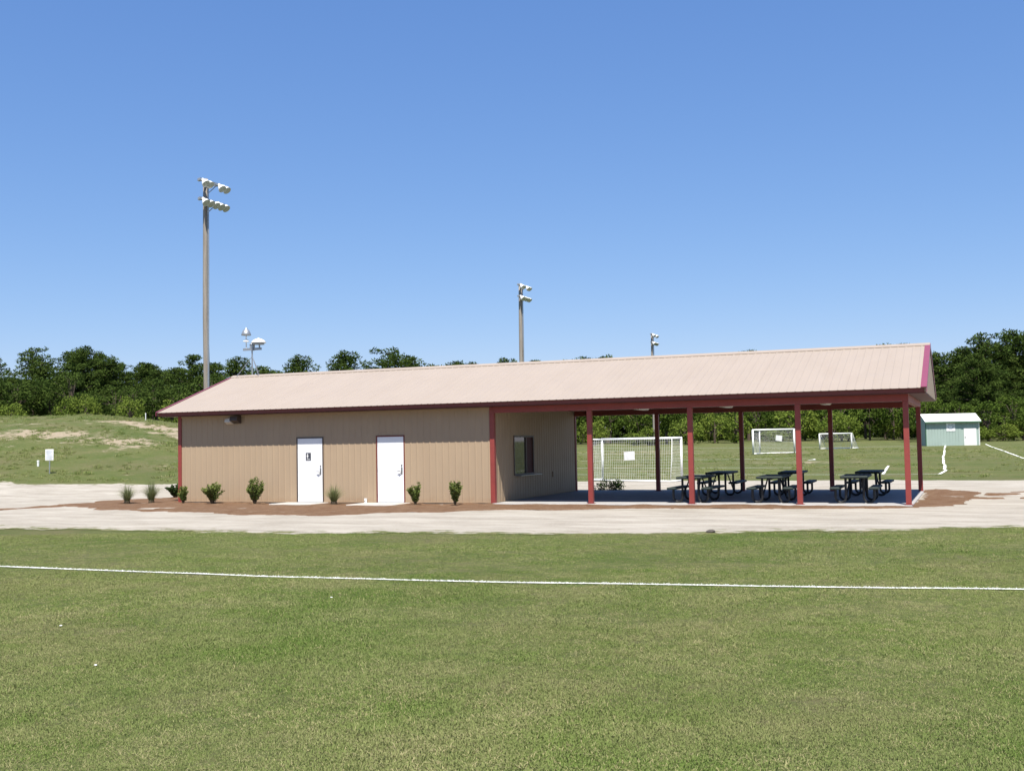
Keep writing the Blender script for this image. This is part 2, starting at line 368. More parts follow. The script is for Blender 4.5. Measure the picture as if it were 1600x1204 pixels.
# beds of pine straw round the building
def inside(px, py, poly):
    r = np.zeros(px.shape, bool); n = len(poly)
    for i in range(n):
        (x0, y0), (x1, y1) = poly[i], poly[(i+1) % n]
        c = (y0 > py) != (y1 > py); r ^= c & (px < (x1-x0)*(py-y0)/((y1-y0) if y1 != y0 else 1e-9)+x0)
    return r
def bed(poly, cell, seed, wob):
    P = np.array(poly); x = np.arange(P[:,0].min()-1, P[:,0].max()+1, cell); y = np.arange(P[:,1].min()-1, P[:,1].max()+1, cell)
    X, Y = np.meshgrid(x, y, indexing='ij'); cx, cy = X[:-1,:-1]+cell/2, Y[:-1,:-1]+cell/2
    k = inside(cx+wob*vnoise(cx, cy, seed, 6, .5, .68), cy+wob*.7*vnoise(cx, cy, seed+1, 6, .6, .68), poly)
    Z = height(X, Y)+.045+.02*vnoise(X, Y, seed+2, 4, 1.2)
    I = np.arange(X.size).reshape(X.shape); Q = np.stack([I[:-1,:-1], I[1:,:-1], I[1:,1:], I[:-1,1:]], -1)[k]
    u, inv = np.unique(Q, return_inverse=True); V = np.stack([X,Y,Z],-1).reshape(-1,3)[u]; Q = inv.reshape(-1,4)
    e = np.zeros(len(u)); np.add.at(e, Q.ravel(), 1); V[e < 4, 2] -= .04
    return arr_mesh('mulch_bed', V, Q, M['mulch'], None, True)
tag(link('mulch_bed', bed([(-28.3,-1.3),(-26.6,-2.4),(-24,-3.9),(-21.1,-4.7),(-17.3,-5.4),(-15.2,-5.6),(-13.3,-4.4),(-11,-2.6),(-8,-1.75),(-5,-1.35),(0,-1.0),(.9,-.5),(1.5,2),(1.7,5),(1.5,8.3),(-.3,9.3),(-.3,4),(-.3,.1),(-12.2,.1),(-24.2,.1),(-24.2,7.6),(-26.5,7.0),(-27.6,4),(-28.0,1.5)], .075, 11, .42)),
    'rusty brown pine straw bed along the foot of the tan wall and pavilion', kind='structure')
for k in range(14):   # loose straw blown to the right of the bed
    x, y = 1.7+k*.30+random.uniform(-.2,.2), random.uniform(3.6, 8.8)
    tag(link('straw_drift', bed([(x-.5,y-.2),(x,y-.34),(x+.45,y-.16),(x+.5,y+.12),(x+.1,y+.30),(x-.4,y+.2)], .06, 40+k, .30)), kind='structure')
br = MB(); pth = [(-26.6,-2.0),(-27.0,-2.9),(-27.8,-4.5),(-29.5,-8.0)]
tag(link('straw_berm', bed([(-28.2,-1.4),(-27.6,-1.9),(-27.2,-2.7),(-28.0,-4.5),(-29.6,-8.2),(-30.1,-8.0),(-28.5,-4.3),(-27.9,-2.4)], .09, 70, .10)), kind='structure')
# concrete door pads
for x0, x1, y0 in ((-19.75,-18.15,-1.15),(-16.75,-15.1,-1.3)):
    tag(MB().box((x0,y0,-.2),(x1,-.05,.004),.012).build('concrete_pad', M['pad']), kind='structure')
# painted lines
def painted(name, pts, wd, lift, seed, blades=0, h=.03):
    pts = [np.array(p, float) for p in pts]; P = []
    for a, b in zip(pts[:-1], pts[1:]):
        n = max(2, int(np.linalg.norm(b-a)/.25)); P += [a+(b-a)*i/n for i in range(n)]
    P.append(pts[-1]); P = np.array(P); T = np.gradient(P, axis=0); T /= np.linalg.norm(T, axis=1)[:,None]; Nn = np.stack([-T[:,1], T[:,0]], -1)
    s = np.arange(len(P))*.25; wob = .03*fnoise(s, seed, 4, .4); wl = wd/2*(1+.16*fnoise(s, seed+1, 4, .5)); wr = wd/2*(1+.16*fnoise(s, seed+2, 4, .5))
    A = P+Nn*(wob+wl)[:,None]; B = P+Nn*(wob-wr)[:,None]; zA = height(A[:,0],A[:,1])+lift; zB = height(B[:,0],B[:,1])+lift
    V = np.concatenate([np.c_[A,zA], np.c_[B,zB]]); n = len(P); i = np.arange(n-1)
    Q = np.stack([i, i+n, i+n+1, i+1], -1)
    if blades:   # painted tufts of grass standing in the line
        r = np.random.default_rng(seed); k = r.integers(0, n-1, blades); u = r.random(blades); c = P[k]*(1-u[:,None])+P[k+1]*u[:,None]+Nn[k]*(wob[k]+r.uniform(-wd*.55, wd*.55, blades))[:,None]
        a = r.uniform(0, 2*PI, blades); ln = r.uniform(.3, 1.0, blades)*h; d = np.stack([np.cos(a), np.sin(a)], -1)
        z = height(c[:,0], c[:,1])+lift-.005; tip = c+d*(ln*.9)[:,None]; sd = np.stack([-d[:,1], d[:,0]], -1)*.004
        W = np.stack([np.c_[c-sd,z], np.c_[c+sd,z], np.c_[tip+sd*.3,z+ln], np.c_[tip-sd*.3,z+ln]], 1).reshape(-1,3)
        Q = np.concatenate([Q, np.arange(len(W)).reshape(-1,4)+len(V)]); V = np.concatenate([V, W])
    return tag(link(name, arr_mesh(name, V, Q, M['paint'])), kind='structure')
painted('painted_line', [(-40,-18.6),(-25,-18.1),(-13.6,-17.75),(-8.3,-17.85),(-4.3,-17.6),(-.9,-17.15),(2.1,-16.7),(12,-15.3)], .07, .014, 21, 12000, .023)
painted('painted_line', [(.15,25.6),(.3,30.3),(-.2,50),(-.7,81),(-.9,95)], .14, .02, 31)
painted('painted_line', [(.1,25.5),(-3.1,25.3),(-10,25.6),(-36,26.5)], .11, .02, 33)
painted('painted_line', [(4.9,46),(4.0,70),(3.2,90),(3.0,98)], .12, .02, 35)
painted('painted_line', [(-2.5,26.0),(-2.6,29.5),(-2.9,36.7)], .12, .02, 37)
painted('painted_line', [(-8.9,47.5),(-8.6,49.3),(-9.0,51),(-11,52),(-20,50),(-33,49.0)], .14, .02, 39)
painted('painted_line', [(-3.5,90.0),(-20,91),(-36,92)], .2, .02, 41)
painted('painted_line', [(-7.4,34.5),(-20,35),(-34,36)], .11, .02, 43)

# ------------------------------------------------------------------ the pavilion building
XL, XW, XR = -24.27, -12.18, 0.0
WID, OH, ZE, ZR = 7.80, .55, 3.131, 4.61
RL, RR = -24.84, .57
WT = 2.985
building = empty('pavilion_building', (0,0,0))
tag(building, 'long tan metal building with cream ribbed roof, red posts and open picnic pavilion', 'building')
PER = .2286
def ribs(a, b, h=.011, per=PER):
    """profile points (x, height) of ribbed sheet between a and b"""
    pts = set()
    k0 = math.floor(a/per)-1; k1 = math.ceil(b/per)+1
    P = []
    for k in range(k0, k1+1):
        c = k*per; P += [(c-.034,0),(c-.013,h),(c+.013,h),(c+.034,0)]
    xs = [a]+[p[0] for p in P if a < p[0] < b]+[b]
    px = [p[0] for p in P]; ph = [p[1] for p in P]
    return [(x, float(np.interp(x, px, ph))) for x in xs]
def sheet(name, a, b, zr_fn, place, mat, parent, shift=0.0):
    """ribbed panel from a to b along its wall; zr_fn gives list of (s0,s1,[(z0,z1)...]) pieces"""
    mb = MB()
    for s0, s1, zs in zr_fn:
        pr = ribs(s0+shift, s1+shift); pr = [(x-shift, h) for x, h in pr]
        for z0, z1 in zs:
            v = []
            for x, h in pr: v += [place(x, h, z0), place(x, h, z1)]
            mb.add(v, [(2*i, 2*i+2, 2*i+3, 2*i+1) for i in range(len(pr)-1)])
    return mb.build(name, mat, parent)
def pieces(a, b, opens, z0, z1):
    cuts = sorted({a, b} | {x for o in opens for x in o[:2] if a < x < b}); out = []
    for s0, s1 in zip(cuts[:-1], cuts[1:]):
        m_ = (s0+s1)/2; zs = [(z0, z1)]
        for (x0, x1, oz0, oz1) in opens:
            if x0 < m_ < x1: zs = [q for q in ((z0, oz0), (oz1, z1)) if q[1]-q[0] > .02]
        out.append((s0, s1, zs))
    return out
# doors: x0, x1 of the openings
DOORS = [(-19.36,-18.40),(-16.31,-15.35)]
opens_f = [(x0-.045, x1+.045, -.1, 2.175) for x0, x1 in DOORS]
WIN = (1.62, 3.40, .80, 2.09)
n = 13
for i in range(n):
    a = XL+(XW-XL)*i/n; b = XL+(XW-XL)*(i+1)/n
    sheet('wall_panel', a, b, pieces(a, b, opens_f, .02, WT), lambda x, h, z: (x, -h, z), M['wall'], building)
    sheet('wall_panel', a, b, [(a, b, [(.02, WT)])], lambda x, h, z: (x, WID+h, z), M['wall'], building)
n = 8
for i in range(n):
    a = WID*i/n; b = WID*(i+1)/n
    pcs = pieces(a, b, [WIN], .005, WT)
    if all(len(q[2]) == 2 for q in pcs): runs = [[(q[0], q[1], [q[2][0]]) for q in pcs], [(q[0], q[1], [q[2][1]]) for q in pcs]]
    else: runs = [pcs]
    for run in runs: sheet('wall_panel', a, b, run, lambda y, h, z: (XW+h, y, z), M['wall'], building, .1)
    sheet('wall_panel', a, b, [(a, b, [(.02, WT)])], lambda y, h, z: (XL-h, y, z), M['wall'], building)
# roof panels: one mesh shared by both slopes
NP = 28; PW = (RR-RL)/NP; SLOPE = (ZR-ZE)/(WID/2+OH); ANG = math.atan(SLOPE); SLEN = (WID/2+OH)/math.cos(ANG)
mb = MB(); pr = ribs(0, PW, .008, PW/4); v = []
for x, h in pr: v += [(x, 0, h), (x, SLEN, h)]
mb.add(v, [(2*i, 2*i+2, 2*i+3, 2*i+1) for i in range(len(pr)-1)])
v = [(x, 0, h) for x, h in pr]+[(x, 0, -.004) for x, h in pr]; k = len(pr)
mb.add(v, [(i, i+1, k+i+1, k+i) for i in range(k-1)])
rp = mb.mesh('roof_panel', M['roof'])
for i in range(NP):
    link('roof_panel', rp, building, (RL+PW*i, -OH, ZE+random.uniform(-.001,.001)), (ANG, 0, 0))
    link('roof_panel', rp, building, (RL+PW*(i+1), WID+OH, ZE), (ANG, 0, PI))
MB().add([(RL,WID/2-.20,ZR+.03-.20*SLOPE),(RL,WID/2,ZR+.045),(RL,WID/2+.20,ZR+.03-.20*SLOPE),(RR,WID/2-.20,ZR+.03-.20*SLOPE),(RR,WID/2,ZR+.045),(RR,WID/2+.20,ZR+.03-.20*SLOPE),
          (RL,WID/2-.20,ZR+.005-.20*SLOPE),(RR,WID/2-.20,ZR+.005-.20*SLOPE)], [(0,3,4,1),(1,4,5,2),(6,7,3,0)]).build('ridge_cap', M['roof'], building)
# fascias (front, back), soffits, ceiling
for y, s in ((-OH, 1), (WID+OH, -1)):
    MB().box((RL+.02, min(y+s*.07, y+s*.10), 3.015), (RR-.02, max(y+s*.07, y+s*.10), 3.135)).build('fascia', M['fascia'], building)
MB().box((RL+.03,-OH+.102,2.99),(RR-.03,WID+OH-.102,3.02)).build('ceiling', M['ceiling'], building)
# gables and rake trim
for x, s in ((RL, 1), (RR, -1)):
    g = x+s*.02; P = [(g,-OH+.06,3.022),(g,WID+OH-.06,3.022),(g,WID+OH-.06,ZE-.01),(g,WID/2,ZR-.02),(g,-OH+.06,ZE-.01)]
    MB().prism(P, (0,0,0), (s*.03,0,0)).build('gable', M['wall'], building)
    for y0, e in ((-OH, 1), (WID+OH, -1)):
        a = np.array([x, y0-e*.012, ZE+.026]); b = np.array([x, WID/2-e*.0, ZR+.028+.0]); u = np.array([0, e*math.cos(ANG), math.sin(ANG)])
        nrm = np.array([0, -e*math.sin(ANG), math.cos(ANG)])
        q = [a+np.array([-s*.012,0,0]), a+np.array([s*(.145 if s < 0 else .06),0,0]), b+np.array([s*(.145 if s < 0 else .06),0,0]), b+np.array([-s*.012,0,0])]
        MB().prism([tuple(p) for p in q], tuple(-nrm*.02), (0,0,.002)).build('rake_trim', M['trim'], building)
        q = [a+np.array([-s*.008,0,-.03]), a+np.array([-s*.008,0,-.14]), b+np.array([-s*.008,0,-.14]), b+np.array([-s*.008,0,-.03])]
        MB().prism([tuple(p) for p in q], (0,0,0), (s*.012,0,0)).build('rake_trim', M['trim'], building)
# headers round the open pavilion
HB = 2.80
MB().box((XW+.02,-.085,HB),(.085,.085,2.988)).build('header_beam', M['red'], building)
MB().box((XW+.03,WID-.085,HB),(.085,WID+.085,2.988)).build('header_beam', M['red'], building)
MB().box((-.083,.087,HB+.002),(.083,WID-.087,2.987)).build('header_beam', M['red'], building)
# posts
PX = [0.0, -2.866, -5.937, -9.014]
for x in PX:
    for y in (0.0, WID):
        MB().box((x-.072,y-.072,.012),(x+.072,y+.072,HB-.002),.006).build('post', M['red'], building)
        MB().box((x-.11,y-.11,.001),(x+.11,y+.11,.012)).build('post_foot', M['red'], building)
# corner trims
MB().box((XW-.115,-.036,.0),(XW+.035,.0,WT)).box((XW,.001,.0),(XW+.034,.10,WT)).build('corner_trim', M['red'], building)
MB().box((XW-.10,WID,.0),(XW+.036,WID+.03,WT)).box((XW+.001,WID-.10,.0),(XW+.037,WID-.001,WT)).build('corner_trim', M['red'], building)
MB().box((XL-.036,-.034,-.05),(XL+.10,.0,WT)).box((XL-.034,.001,-.05),(XL,.12,WT)).build('corner_trim', M['red'], building)
# base trim, eave trim of the wall
for a, b in ((XL+.1, DOORS[0][0]-.05), (DOORS[0][1]+.05, DOORS[1][0]-.05), (DOORS[1][1]+.05, XW-.115)):
    MB().box((a,-.026,.0),(b,.0,.032)).build('base_trim', M['wall'], building)
MB().box((XL+.1,-.028,2.93),(XW-.115,-.001,2.984)).build('eave_trim', M['wall'], building)
# floors
MB().box((XW+.002,-.24,-.18),(.10,WID+.20,.0),.015).build('slab', M['concrete'], building)
MB().box((XL+.01,.012,-.18),(XW,WID-.01,-.005)).build('slab', M['concrete'], building)
# doors
for k, (x0, x1) in enumerate(DOORS):
    d = MB().box((x0,-.012,.012),(x1,.03,2.128),.003).build('door', M['door'], building)
    if k == 0: d['label'] = 'white steel door with a small dark restroom sign'
    fr = MB().box((x0-.045,-.022,.0),(x0-.004,.06,2.172)).box((x1+.004,-.022,.0),(x1+.045,.06,2.172)).box((x0-.004,-.022,2.132),(x1+.004,.06,2.172))
    fr.build('door_frame', M['bronze'] if k == 0 else M['fascia'], d)
    MB().box((x0-.004,-.05,.001),(x1+.004,.03,.011)).build('threshold', M['steel'], d)
    hx, z = x1-.07, 1.02
    h = MB().box((hx-.028,-.024,z-.10),(hx+.028,-.013,z+.12),.004)
    h.tube([(hx,-.024,z),(hx,-.065,z),(hx-.02,-.07,z),(hx-.135,-.068,z+.005)], .011, 8)
    h.tube([(hx-.01,-.02,z-.03),(hx-.05,-.045,z-.08),(hx-.10,-.045,z-.10)], .008, 6)
    h.build('door_handle', M['steel'], d)
    MB().lathe([(0,.022),(.02,.022),(.026,.014),(.028,0)], 14, Matrix.Translation((hx,-.012,z+.19)) @ Matrix.Rotation(PI/2, 4, 'X')).build('deadbolt', M['steel'], d)
    for hz_ in (.25, 1.06, 1.88): MB().tube([(x0+.004,-.02,hz_-.05),(x0+.004,-.02,hz_+.05)], .008, 6).build('hinge', M['steel'], d)
    if k == 0:
        sx_, sz = x0+.42, 1.52
        sg = MB().box((sx_-.10,-.018,sz-.13),(sx_+.10,-.0125,sz+.13)).build('restroom_sign', M['ink'], d)
        pg = MB().lathe([(0,0),(.022,0),(.022,.002),(0,.002)], 12, Matrix.Translation((sx_-.03,-.0185,sz+.075)) @ Matrix.Rotation(PI/2, 4, 'X'))
        pg.add([(sx_-.06,-.0195,sz+.045),(sx_,-.0195,sz+.045),(sx_-.005,-.0195,sz-.01),(sx_-.055,-.0195,sz-.01)], [(0,1,2,3)])
        pg.add([(sx_-.045,-.0195,sz-.012),(sx_-.034,-.0195,sz-.012),(sx_-.034,-.0195,sz-.06),(sx_-.045,-.0195,sz-.06)], [(0,1,2,3)])
        pg.add([(sx_-.027,-.0195,sz-.012),(sx_-.016,-.0195,sz-.012),(sx_-.016,-.0195,sz-.06),(sx_-.027,-.0195,sz-.06)], [(0,1,2,3)])
        pg.add([(sx_-.06,-.0195,sz-.082),(sx_+.06,-.0195,sz-.082),(sx_+.06,-.0195,sz-.098),(sx_-.06,-.0195,sz-.098)], [(0,1,2,3)])
        pg.build('pictogram', M['paper'], sg)
# serving window in the side wall
y0, y1, z0, z1 = WIN
wf = MB()
for a, b in (((XW-.06,y0,z0),(XW+.03,y0+.05,z1)), ((XW-.06,y1-.05,z0),(XW+.03,y1,z1)), ((XW-.06,y0+.05,z1-.05),(XW+.03,y1-.05,z1)), ((XW-.06,y0+.05,z0),(XW+.03,y1-.05,z0+.045))): wf.box(a, b)
win = wf.build('window', M['bronze'], building); ym = y0+(y1-y0)*.62
MB().box((XW-.05,ym-.022,z0+.046),(XW+.02,ym+.022,z1-.051)).build('mullion', M['bronze'], win)
MB().box((XW-.024,y0+.051,z0+.046),(XW-.018,ym-.023,z1-.051)).build('pane', M['glass'], win)
MB().box((XW-.034,ym+.023,z0+.046),(XW-.012,y1-.051,z1-.051)).build('red_reflection', M['redrefl'], win)  # dark red panel stands in for a red post's reflection in the glass
MB().box((XW-.035,y0+.35,z0+.59),(XW-.026,ym-.03,z0+.63)).box((XW-.036,y0+.52,z0+.63),(XW-.027,y0+.55,z1-.06)).build('reflection_bars', M['white'], win)  # white bars added as reflections of the goal frame in the pane
MB().box((XW-.05,y0+.12,z0-.035),(XW+.22,y1+.25,z0-.003),.008).build('sill', M['steel'], win)
# electrical outlet
MB().box((XW+.001,5.2,.62),(XW+.045,5.32,.82),.005).build('outlet_box', M['wall'], building)

# ------------------------------------------------------------------ fixtures on the building
t = empty('wall_light', (-21.93,-.02,2.80)); tag(t, 'brown wedge-shaped wall light high on the tan wall under the eave', 'wall light')
MB().add([(.0,-.0,-.11),(.30,0,-.11),(.30,0,.16),(0,0,.16),(.0,-.27,-.0),(.30,-.27,-.0),(.30,-.22,.14),(0,-.22,.14)], [(0,1,2,3),(4,7,6,5),(0,4,5,1),(1,5,6,2),(2,6,7,3),(3,7,4,0)]).build('housing', M['bronze'], t)
MB().add([(-.28,-.02,-.13),(-.004,-.02,-.13),(-.004,-.02,.10),(-.28,-.02,.06),(-.26,-.20,-.05),(-.004,-.22,-.05),(-.004,-.18,.09),(-.26,-.16,.05)], [(0,1,2,3),(4,7,6,5),(0,4,5,1),(1,5,6,2),(2,6,7,3),(3,7,4,0)]).build('lens', M['lens'], t)
for k, (x, lab) in enumerate(((-8.5,'white ceiling light under the pavilion roof, nearest the tan wall'), (-5.67,'white ceiling light under the pavilion roof, the middle one of three'), (-2.56,'white ceiling light under the pavilion roof, farthest from the tan wall'))):
    t = empty('ceiling_light', (x,3.9,2.988)); tag(t, lab, 'ceiling light', 'ceiling lights in the pavilion')
    MB().box((-.16,-.62,-.05),(.16,.62,-.001),.008).build('housing', M['white'], t)
    MB().add([(-.14,-.60,-.052),(.14,-.60,-.052),(.14,.60,-.052),(-.14,.60,-.052),(-.08,-.60,-.12),(.08,-.60,-.12),(.08,.60,-.12),(-.08,.60,-.12)], [(0,1,5,4),(1,2,6,5),(2,3,7,6),(3,0,4,7),(4,5,6,7)]).build('diffuser', M['lens'], t)
# warning horn mast on the ridge
t = empty('horn_mast', (-23.95,WID/2,ZR+.03)); tag(t, 'slim metal mast with three pale dome horns standing on the roof ridge', 'mast')
MB().tube([(0,0,0),(0,0,1.12)], .028, 8).build('pole', M['galv'], t)
for ax, ay in ((-.62,-.15),(.40,-.15),(.02,.6)):
    MB().tube([(ax,ay,-.0-abs(ay)*.30),(0,0,.72)], .012, 6).build('leg', M['galv'], t)
MB().box((-.40,-.035,.96),(.42,.035,1.05)).box((-.06,-.07,.95),(.08,.07,1.17)).build('crossarm', M['galv'], t)
def dome(x, y, z, r, hh): 
    return MB().lathe([(.015,hh*1.25),(.04,hh*1.1),(r*.30,hh),(r*.62,hh*.78),(r*.88,hh*.36),(r,0),(r*.96,-.01),(r*.5,.01),(.03,.02)], 20, Matrix.Translation((x,y,z)))
h = dome(-.27,0,1.56,.19,.24).build('horn', M['galv'], t, True)
MB().tube([(-.27,0,1.05),(-.27,0,1.60)], .02, 8).lathe([(.02,.10),(.08,.06),(.13,0),(.02,0)], 14, Matrix.Translation((-.27,0,1.31))).build('horn_stem', M['lampbody'], h)
h = dome(.30,0,1.24,.29,.15).build('horn', M['white'], t, True)
MB().tube([(.34,0,1.0),(.34,0,1.25)], .03, 8).lathe([(.02,.0),(.22,0),(.22,-.05),(.02,-.05)], 16, Matrix.Translation((.30,0,1.22))).build('horn_stem', M['galv'], h)
MB().lathe([(0,.06),(.05,.05),(.09,0),(0,0)], 14, Matrix.Translation((-.02,0,1.17))).build('sensor', M['galv'], t, True)

# ------------------------------------------------------------------ picnic tables
def make_table():
    t = empty('picnic_table')
    L, wt, bo = .92, .365, .52
    MB().box((-wt-.01,-L,.70),(wt+.01,L,.77),.022).build('tabletop', M['tableG'], t)
    for s in (-1, 1): MB().box((s*bo-.14,-L,.39),(s*bo+.14,L,.455),.02).build('bench', M['tableG'], t)
    for s in (-1, 1):
        for y in (-.66, .66):
            P = [(s*bo,y,.389)]; r = .135; z0 = .03
            P += [(s*bo,y,z0+r)]+[(s*(bo-r+r*math.cos(a)),y,z0+r-r*math.sin(a)) for a in (PI/6,PI/3,PI/2)]
            xi = .24
            P += [(s*(xi+r-r*math.sin(a)),y,z0+r-r*math.cos(a)) for a in (.001,PI/6,PI/3,PI/2)]+[(s*xi,y,.699)]
            MB().tube(P, .035, 8).build('leg', M['tableF'], t)
        MB().tube([(-.16,s*.12,.699),(-.235,s*.655,.16)], .022, 6).tube([(.16,s*.12,.699),(.235,s*.655,.16)], .022, 6).build('brace', M['tableF'], t)
    MB().tube([(0,-.9,.68),(0,.9,.68)], .018, 6).build('rail', M['tableF'], t)
    return t
tab0 = make_table()
TB = [(-6.10,1.25,'near the front row, beside the second red post from the tan wall','a'),(-3.78,1.25,'','b'),(-1.46,1.25,'','c'),(-6.13,5.2,'','d'),(-3.80,5.2,'','e'),(-1.40,5.2,'','f')]
TL = ['dark green picnic table in front row behind second red post from tan wall','dark green picnic table in the middle of the front row','dark green picnic table in the front row, nearest the right end of the slab',
      'dark green picnic table in the back row, nearest the big white goal','dark green picnic table in the middle of the back row','dark green picnic table in the back row, at the right end of the slab']
for k, (x, y, *_ ) in enumerate(TB):
    o = tab0 if k == 0 else dup(tab0); o.location = (x, y, .001); o.rotation_euler = (0,0,random.uniform(-.03,.03))
    tag(o, TL[k], 'picnic table', 'picnic tables under the pavilion roof')

# ------------------------------------------------------------------ floodlight poles
def aim(p, d, up=(0,0,1)):
    q = Vector(d).normalized().to_track_quat('Z', 'Y'); return Matrix.Translation(p) @ q.to_matrix().to_4x4()
def flood_pole(x, y, top, label, r0, r1):
    zb = hz(x, y)-.15; t = empty('floodlight_pole', (x,y,zb)); H = top-zb
    tag(t, label, 'floodlight pole', 'floodlight poles along the playing field')
    rr = [r0+(r1-r0)*i/10 for i in range(11)]
    MB().tube([(.03*math.sin(i*.7),.02*math.sin(i*1.1),H*i/10) for i in range(11)], rr, 12).build('pole', M['wood'], t, True)
    MB().tube([(r0*.95,-.1,.5),(r1+.10,-.06,H-4.2),(r1+.07,-.03,H-.4)], .045, 6).build('conduit', M['galv'], t)
    for zc, ys in ((H-.14, (-.50,-.12,.95,1.38)), (H-1.20, (-.48,-.05,.42,.88,1.30))):
        arm = MB().box((r1*.7,-.70,zc-.06),(r1*.7+.10,1.55,zc+.06)); arm.tube([(r1*.8,.9,zc-.03),(r1*.6,.0,zc-.75)], .025, 6)
        arm.build('crossarm', M['galv'], t)
        for yy in ys:
            c = Vector((r1*.7+.22, yy, zc-.14)); d = Vector((.66, -.10, -.70)).normalized(); Mx = aim(c, d)
            b = MB().lathe([(0,-.22),(.08,-.22),(.09,-.09),(.15,-.02),(.20,.09),(.225,.20),(.235,.21)], 16, Mx).build('floodlight', M['lampbody'], t, True)
            MB().lathe([(.23,.202),(.12,.212),(0,.215)], 16, Mx).build('lens', M['glassdark'], b, True)
            MB().tube([(r1*.7+.05,yy,zc-.05),tuple(Mx @ Vector((0,0,-.2)))], .03, 6).box((r1*.7-.20,yy-.08,zc-.08),(r1*.7-.002,yy+.08,zc+.08),.015).build('ballast', M['galv'], b)
flood_pole(-37.45, 18.6, 16.85, 'tall wooden floodlight pole at far left, nearest of the three', .19, .13)
flood_pole(-36.85, 64.2, 16.6, 'wooden floodlight pole rising behind the middle of the roof', .24, .16)
flood_pole(-37.7, 113.8, 16.1, 'farthest floodlight pole, seen through the pavilion and above the roof', .22, .15)

# ------------------------------------------------------------------ soccer goals
def net_sheet(mb, a, b, c, d, nu, nv, r, sag=0.0):
    a, b, c, d = [np.array(p, float) for p in (a, b, c, d)]
    def q(u, v):
        p = (a*(1-u)+b*u)*(1-v)+(d*(1-u)+c*u)*v; return p-np.array([0,0,sag*4*v*(1-v)])
    for i in range(nu+1): mb.tube([q(i/nu, v) for v in (0,.25,.5,.75,1)], r, 3, False)
    for j in range(nv+1): mb.tube([q(0, j/nv), q(1, j/nv)], r, 3, False)
def goal(pl, pr, h, depth, label, r, cell, cord, box=False, back=(0,0), sign=None, topd=.0):
    pl, pr = np.array(pl), np.array(pr); zl, zr_ = hz(*pl), hz(*pr); t = empty('soccer_goal', (*((pl+pr)/2), min(zl, zr_))); tag(t, label, 'goal', 'soccer goals beyond the pavilion')
    o = np.array([*((pl+pr)/2), min(zl, zr_)]); bk = np.array([*back, 0.0])
    A0 = np.array([*pl, zl+.02])-o; B0 = np.array([*pr, zr_+.02])-o; A1 = A0+[0,0,h]; B1 = B0+[0,0,h]
    for p0, p1 in ((A0, A1), (B0, B1)): MB().tube([p0, p1], r, 10).build('post', M['white'], t, True)
    MB().tube([A1-(B1-A1)*.008, B1+(B1-A1)*.008], r, 10).build('crossbar', M['white'], t, True)
    Ab, Bb = A0+bk, B0+bk
    for z, (u, v_) in enumerate(((A0, Ab), (B0, Bb))): MB().tube([u+[0,0,.03], v_+[0,0,.03]], r*.8, 8).build('ground_bar', M['white'], t, True)
    MB().tube([Ab+[0,0,.03], Bb+[0,0,.03]], r*.8, 8).build('ground_bar', M['white'], t, True)
    ab = bk*topd; A2, B2 = A1+ab, B1+ab
    if box:
        A2, B2 = Ab+[0,0,h*.97], Bb+[0,0,h*.97]
        for u, v_ in ((Ab, A2), (Bb, B2)): MB().tube([u, v_], r*.8, 8).build('back_stay', M['white'], t, True)
        for u, v_ in ((A1, A2), (B1, B2)): MB().tube([u, v_], r*.6, 8).build('top_bar', M['white'], t, True)
    else:
        for u, v_ in ((A1, A2), (B1, B2)): MB().tube([u, v_], r*.6, 8).build('top_bar', M['white'], t, True)
        for u, v_ in ((A2, Ab), (B2, Bb)): MB().tube([u, (u+v_)/2-bk*.06, v_+[0,0,.03]], r*.25, 6).build('back_stay', M['white'], t, True)
    mb = MB(); W = np.linalg.norm(B0-A0); dl = np.linalg.norm(Ab-A2); nu = int(W/cell); nv = int(dl/cell)
    net_sheet(mb, A2, B2, Bb, Ab, nu, nv, cord, .04)
    if topd > 0 or box: net_sheet(mb, A1, B1, B2, A2, nu, max(2, int(np.linalg.norm(A2-A1)/cell)), cord, .03)
    nd = max(3, int(np.linalg.norm(bk)/cell))
    for p0, p1, p2, p3 in ((A0, A1, A2, Ab), (B0, B1, B2, Bb)): net_sheet(mb, p1, p2, p3, p0, nd, int(h/cell), cord)
    tag(mb.build('net', M['net'], t), kind='stuff')
    if sign:
        u, v_, sw, sh, tilt = sign; c = (A2*(1-u)+B2*u)*(1-v_)+(Ab*(1-u)+Bb*u)*v_
        ex = (B0-A0)/W; ez = np.array([0,0,1.0]); ex2 = ex*math.cos(tilt)+ez*math.sin(tilt); ez2 = -ex*math.sin(tilt)+ez*math.cos(tilt); nn = np.cross(ex, ez); nn /= np.linalg.norm(nn)
        if nn[1] > 0: nn = -nn
        c = c+nn*.06; q = [tuple(c+ex2*a*sw/2+ez2*b*sh/2) for a, b in ((-1,-1),(1,-1),(1,1),(-1,1))]
        MB().prism(q, tuple(nn*-.004), tuple(nn*.004)).build('notice_board', M['paper'], t)
    return t
goal((-15.0,19.9),(-10.65,18.1),1.96,1.9,'big white soccer goal with net close behind the pavilion slab',.055,.13,.0032,False,(-.24,-1.2),(.50,.40,.62,.40,.05),.78)
goal((-15.65,64.1),(-12.55,66.6),2.08,1.4,'white box-shaped soccer goal in the middle distance with a sheet on its net',.075,.12,.004,True,(.15,2.4),(.47,.34,.62,.5,-.12))
goal((-12.15,80.8),(-9.35,83.0),1.5,1.2,'small far white soccer goal beside the trees',.065,.12,.004,False,(.5,1.3),None,.2)

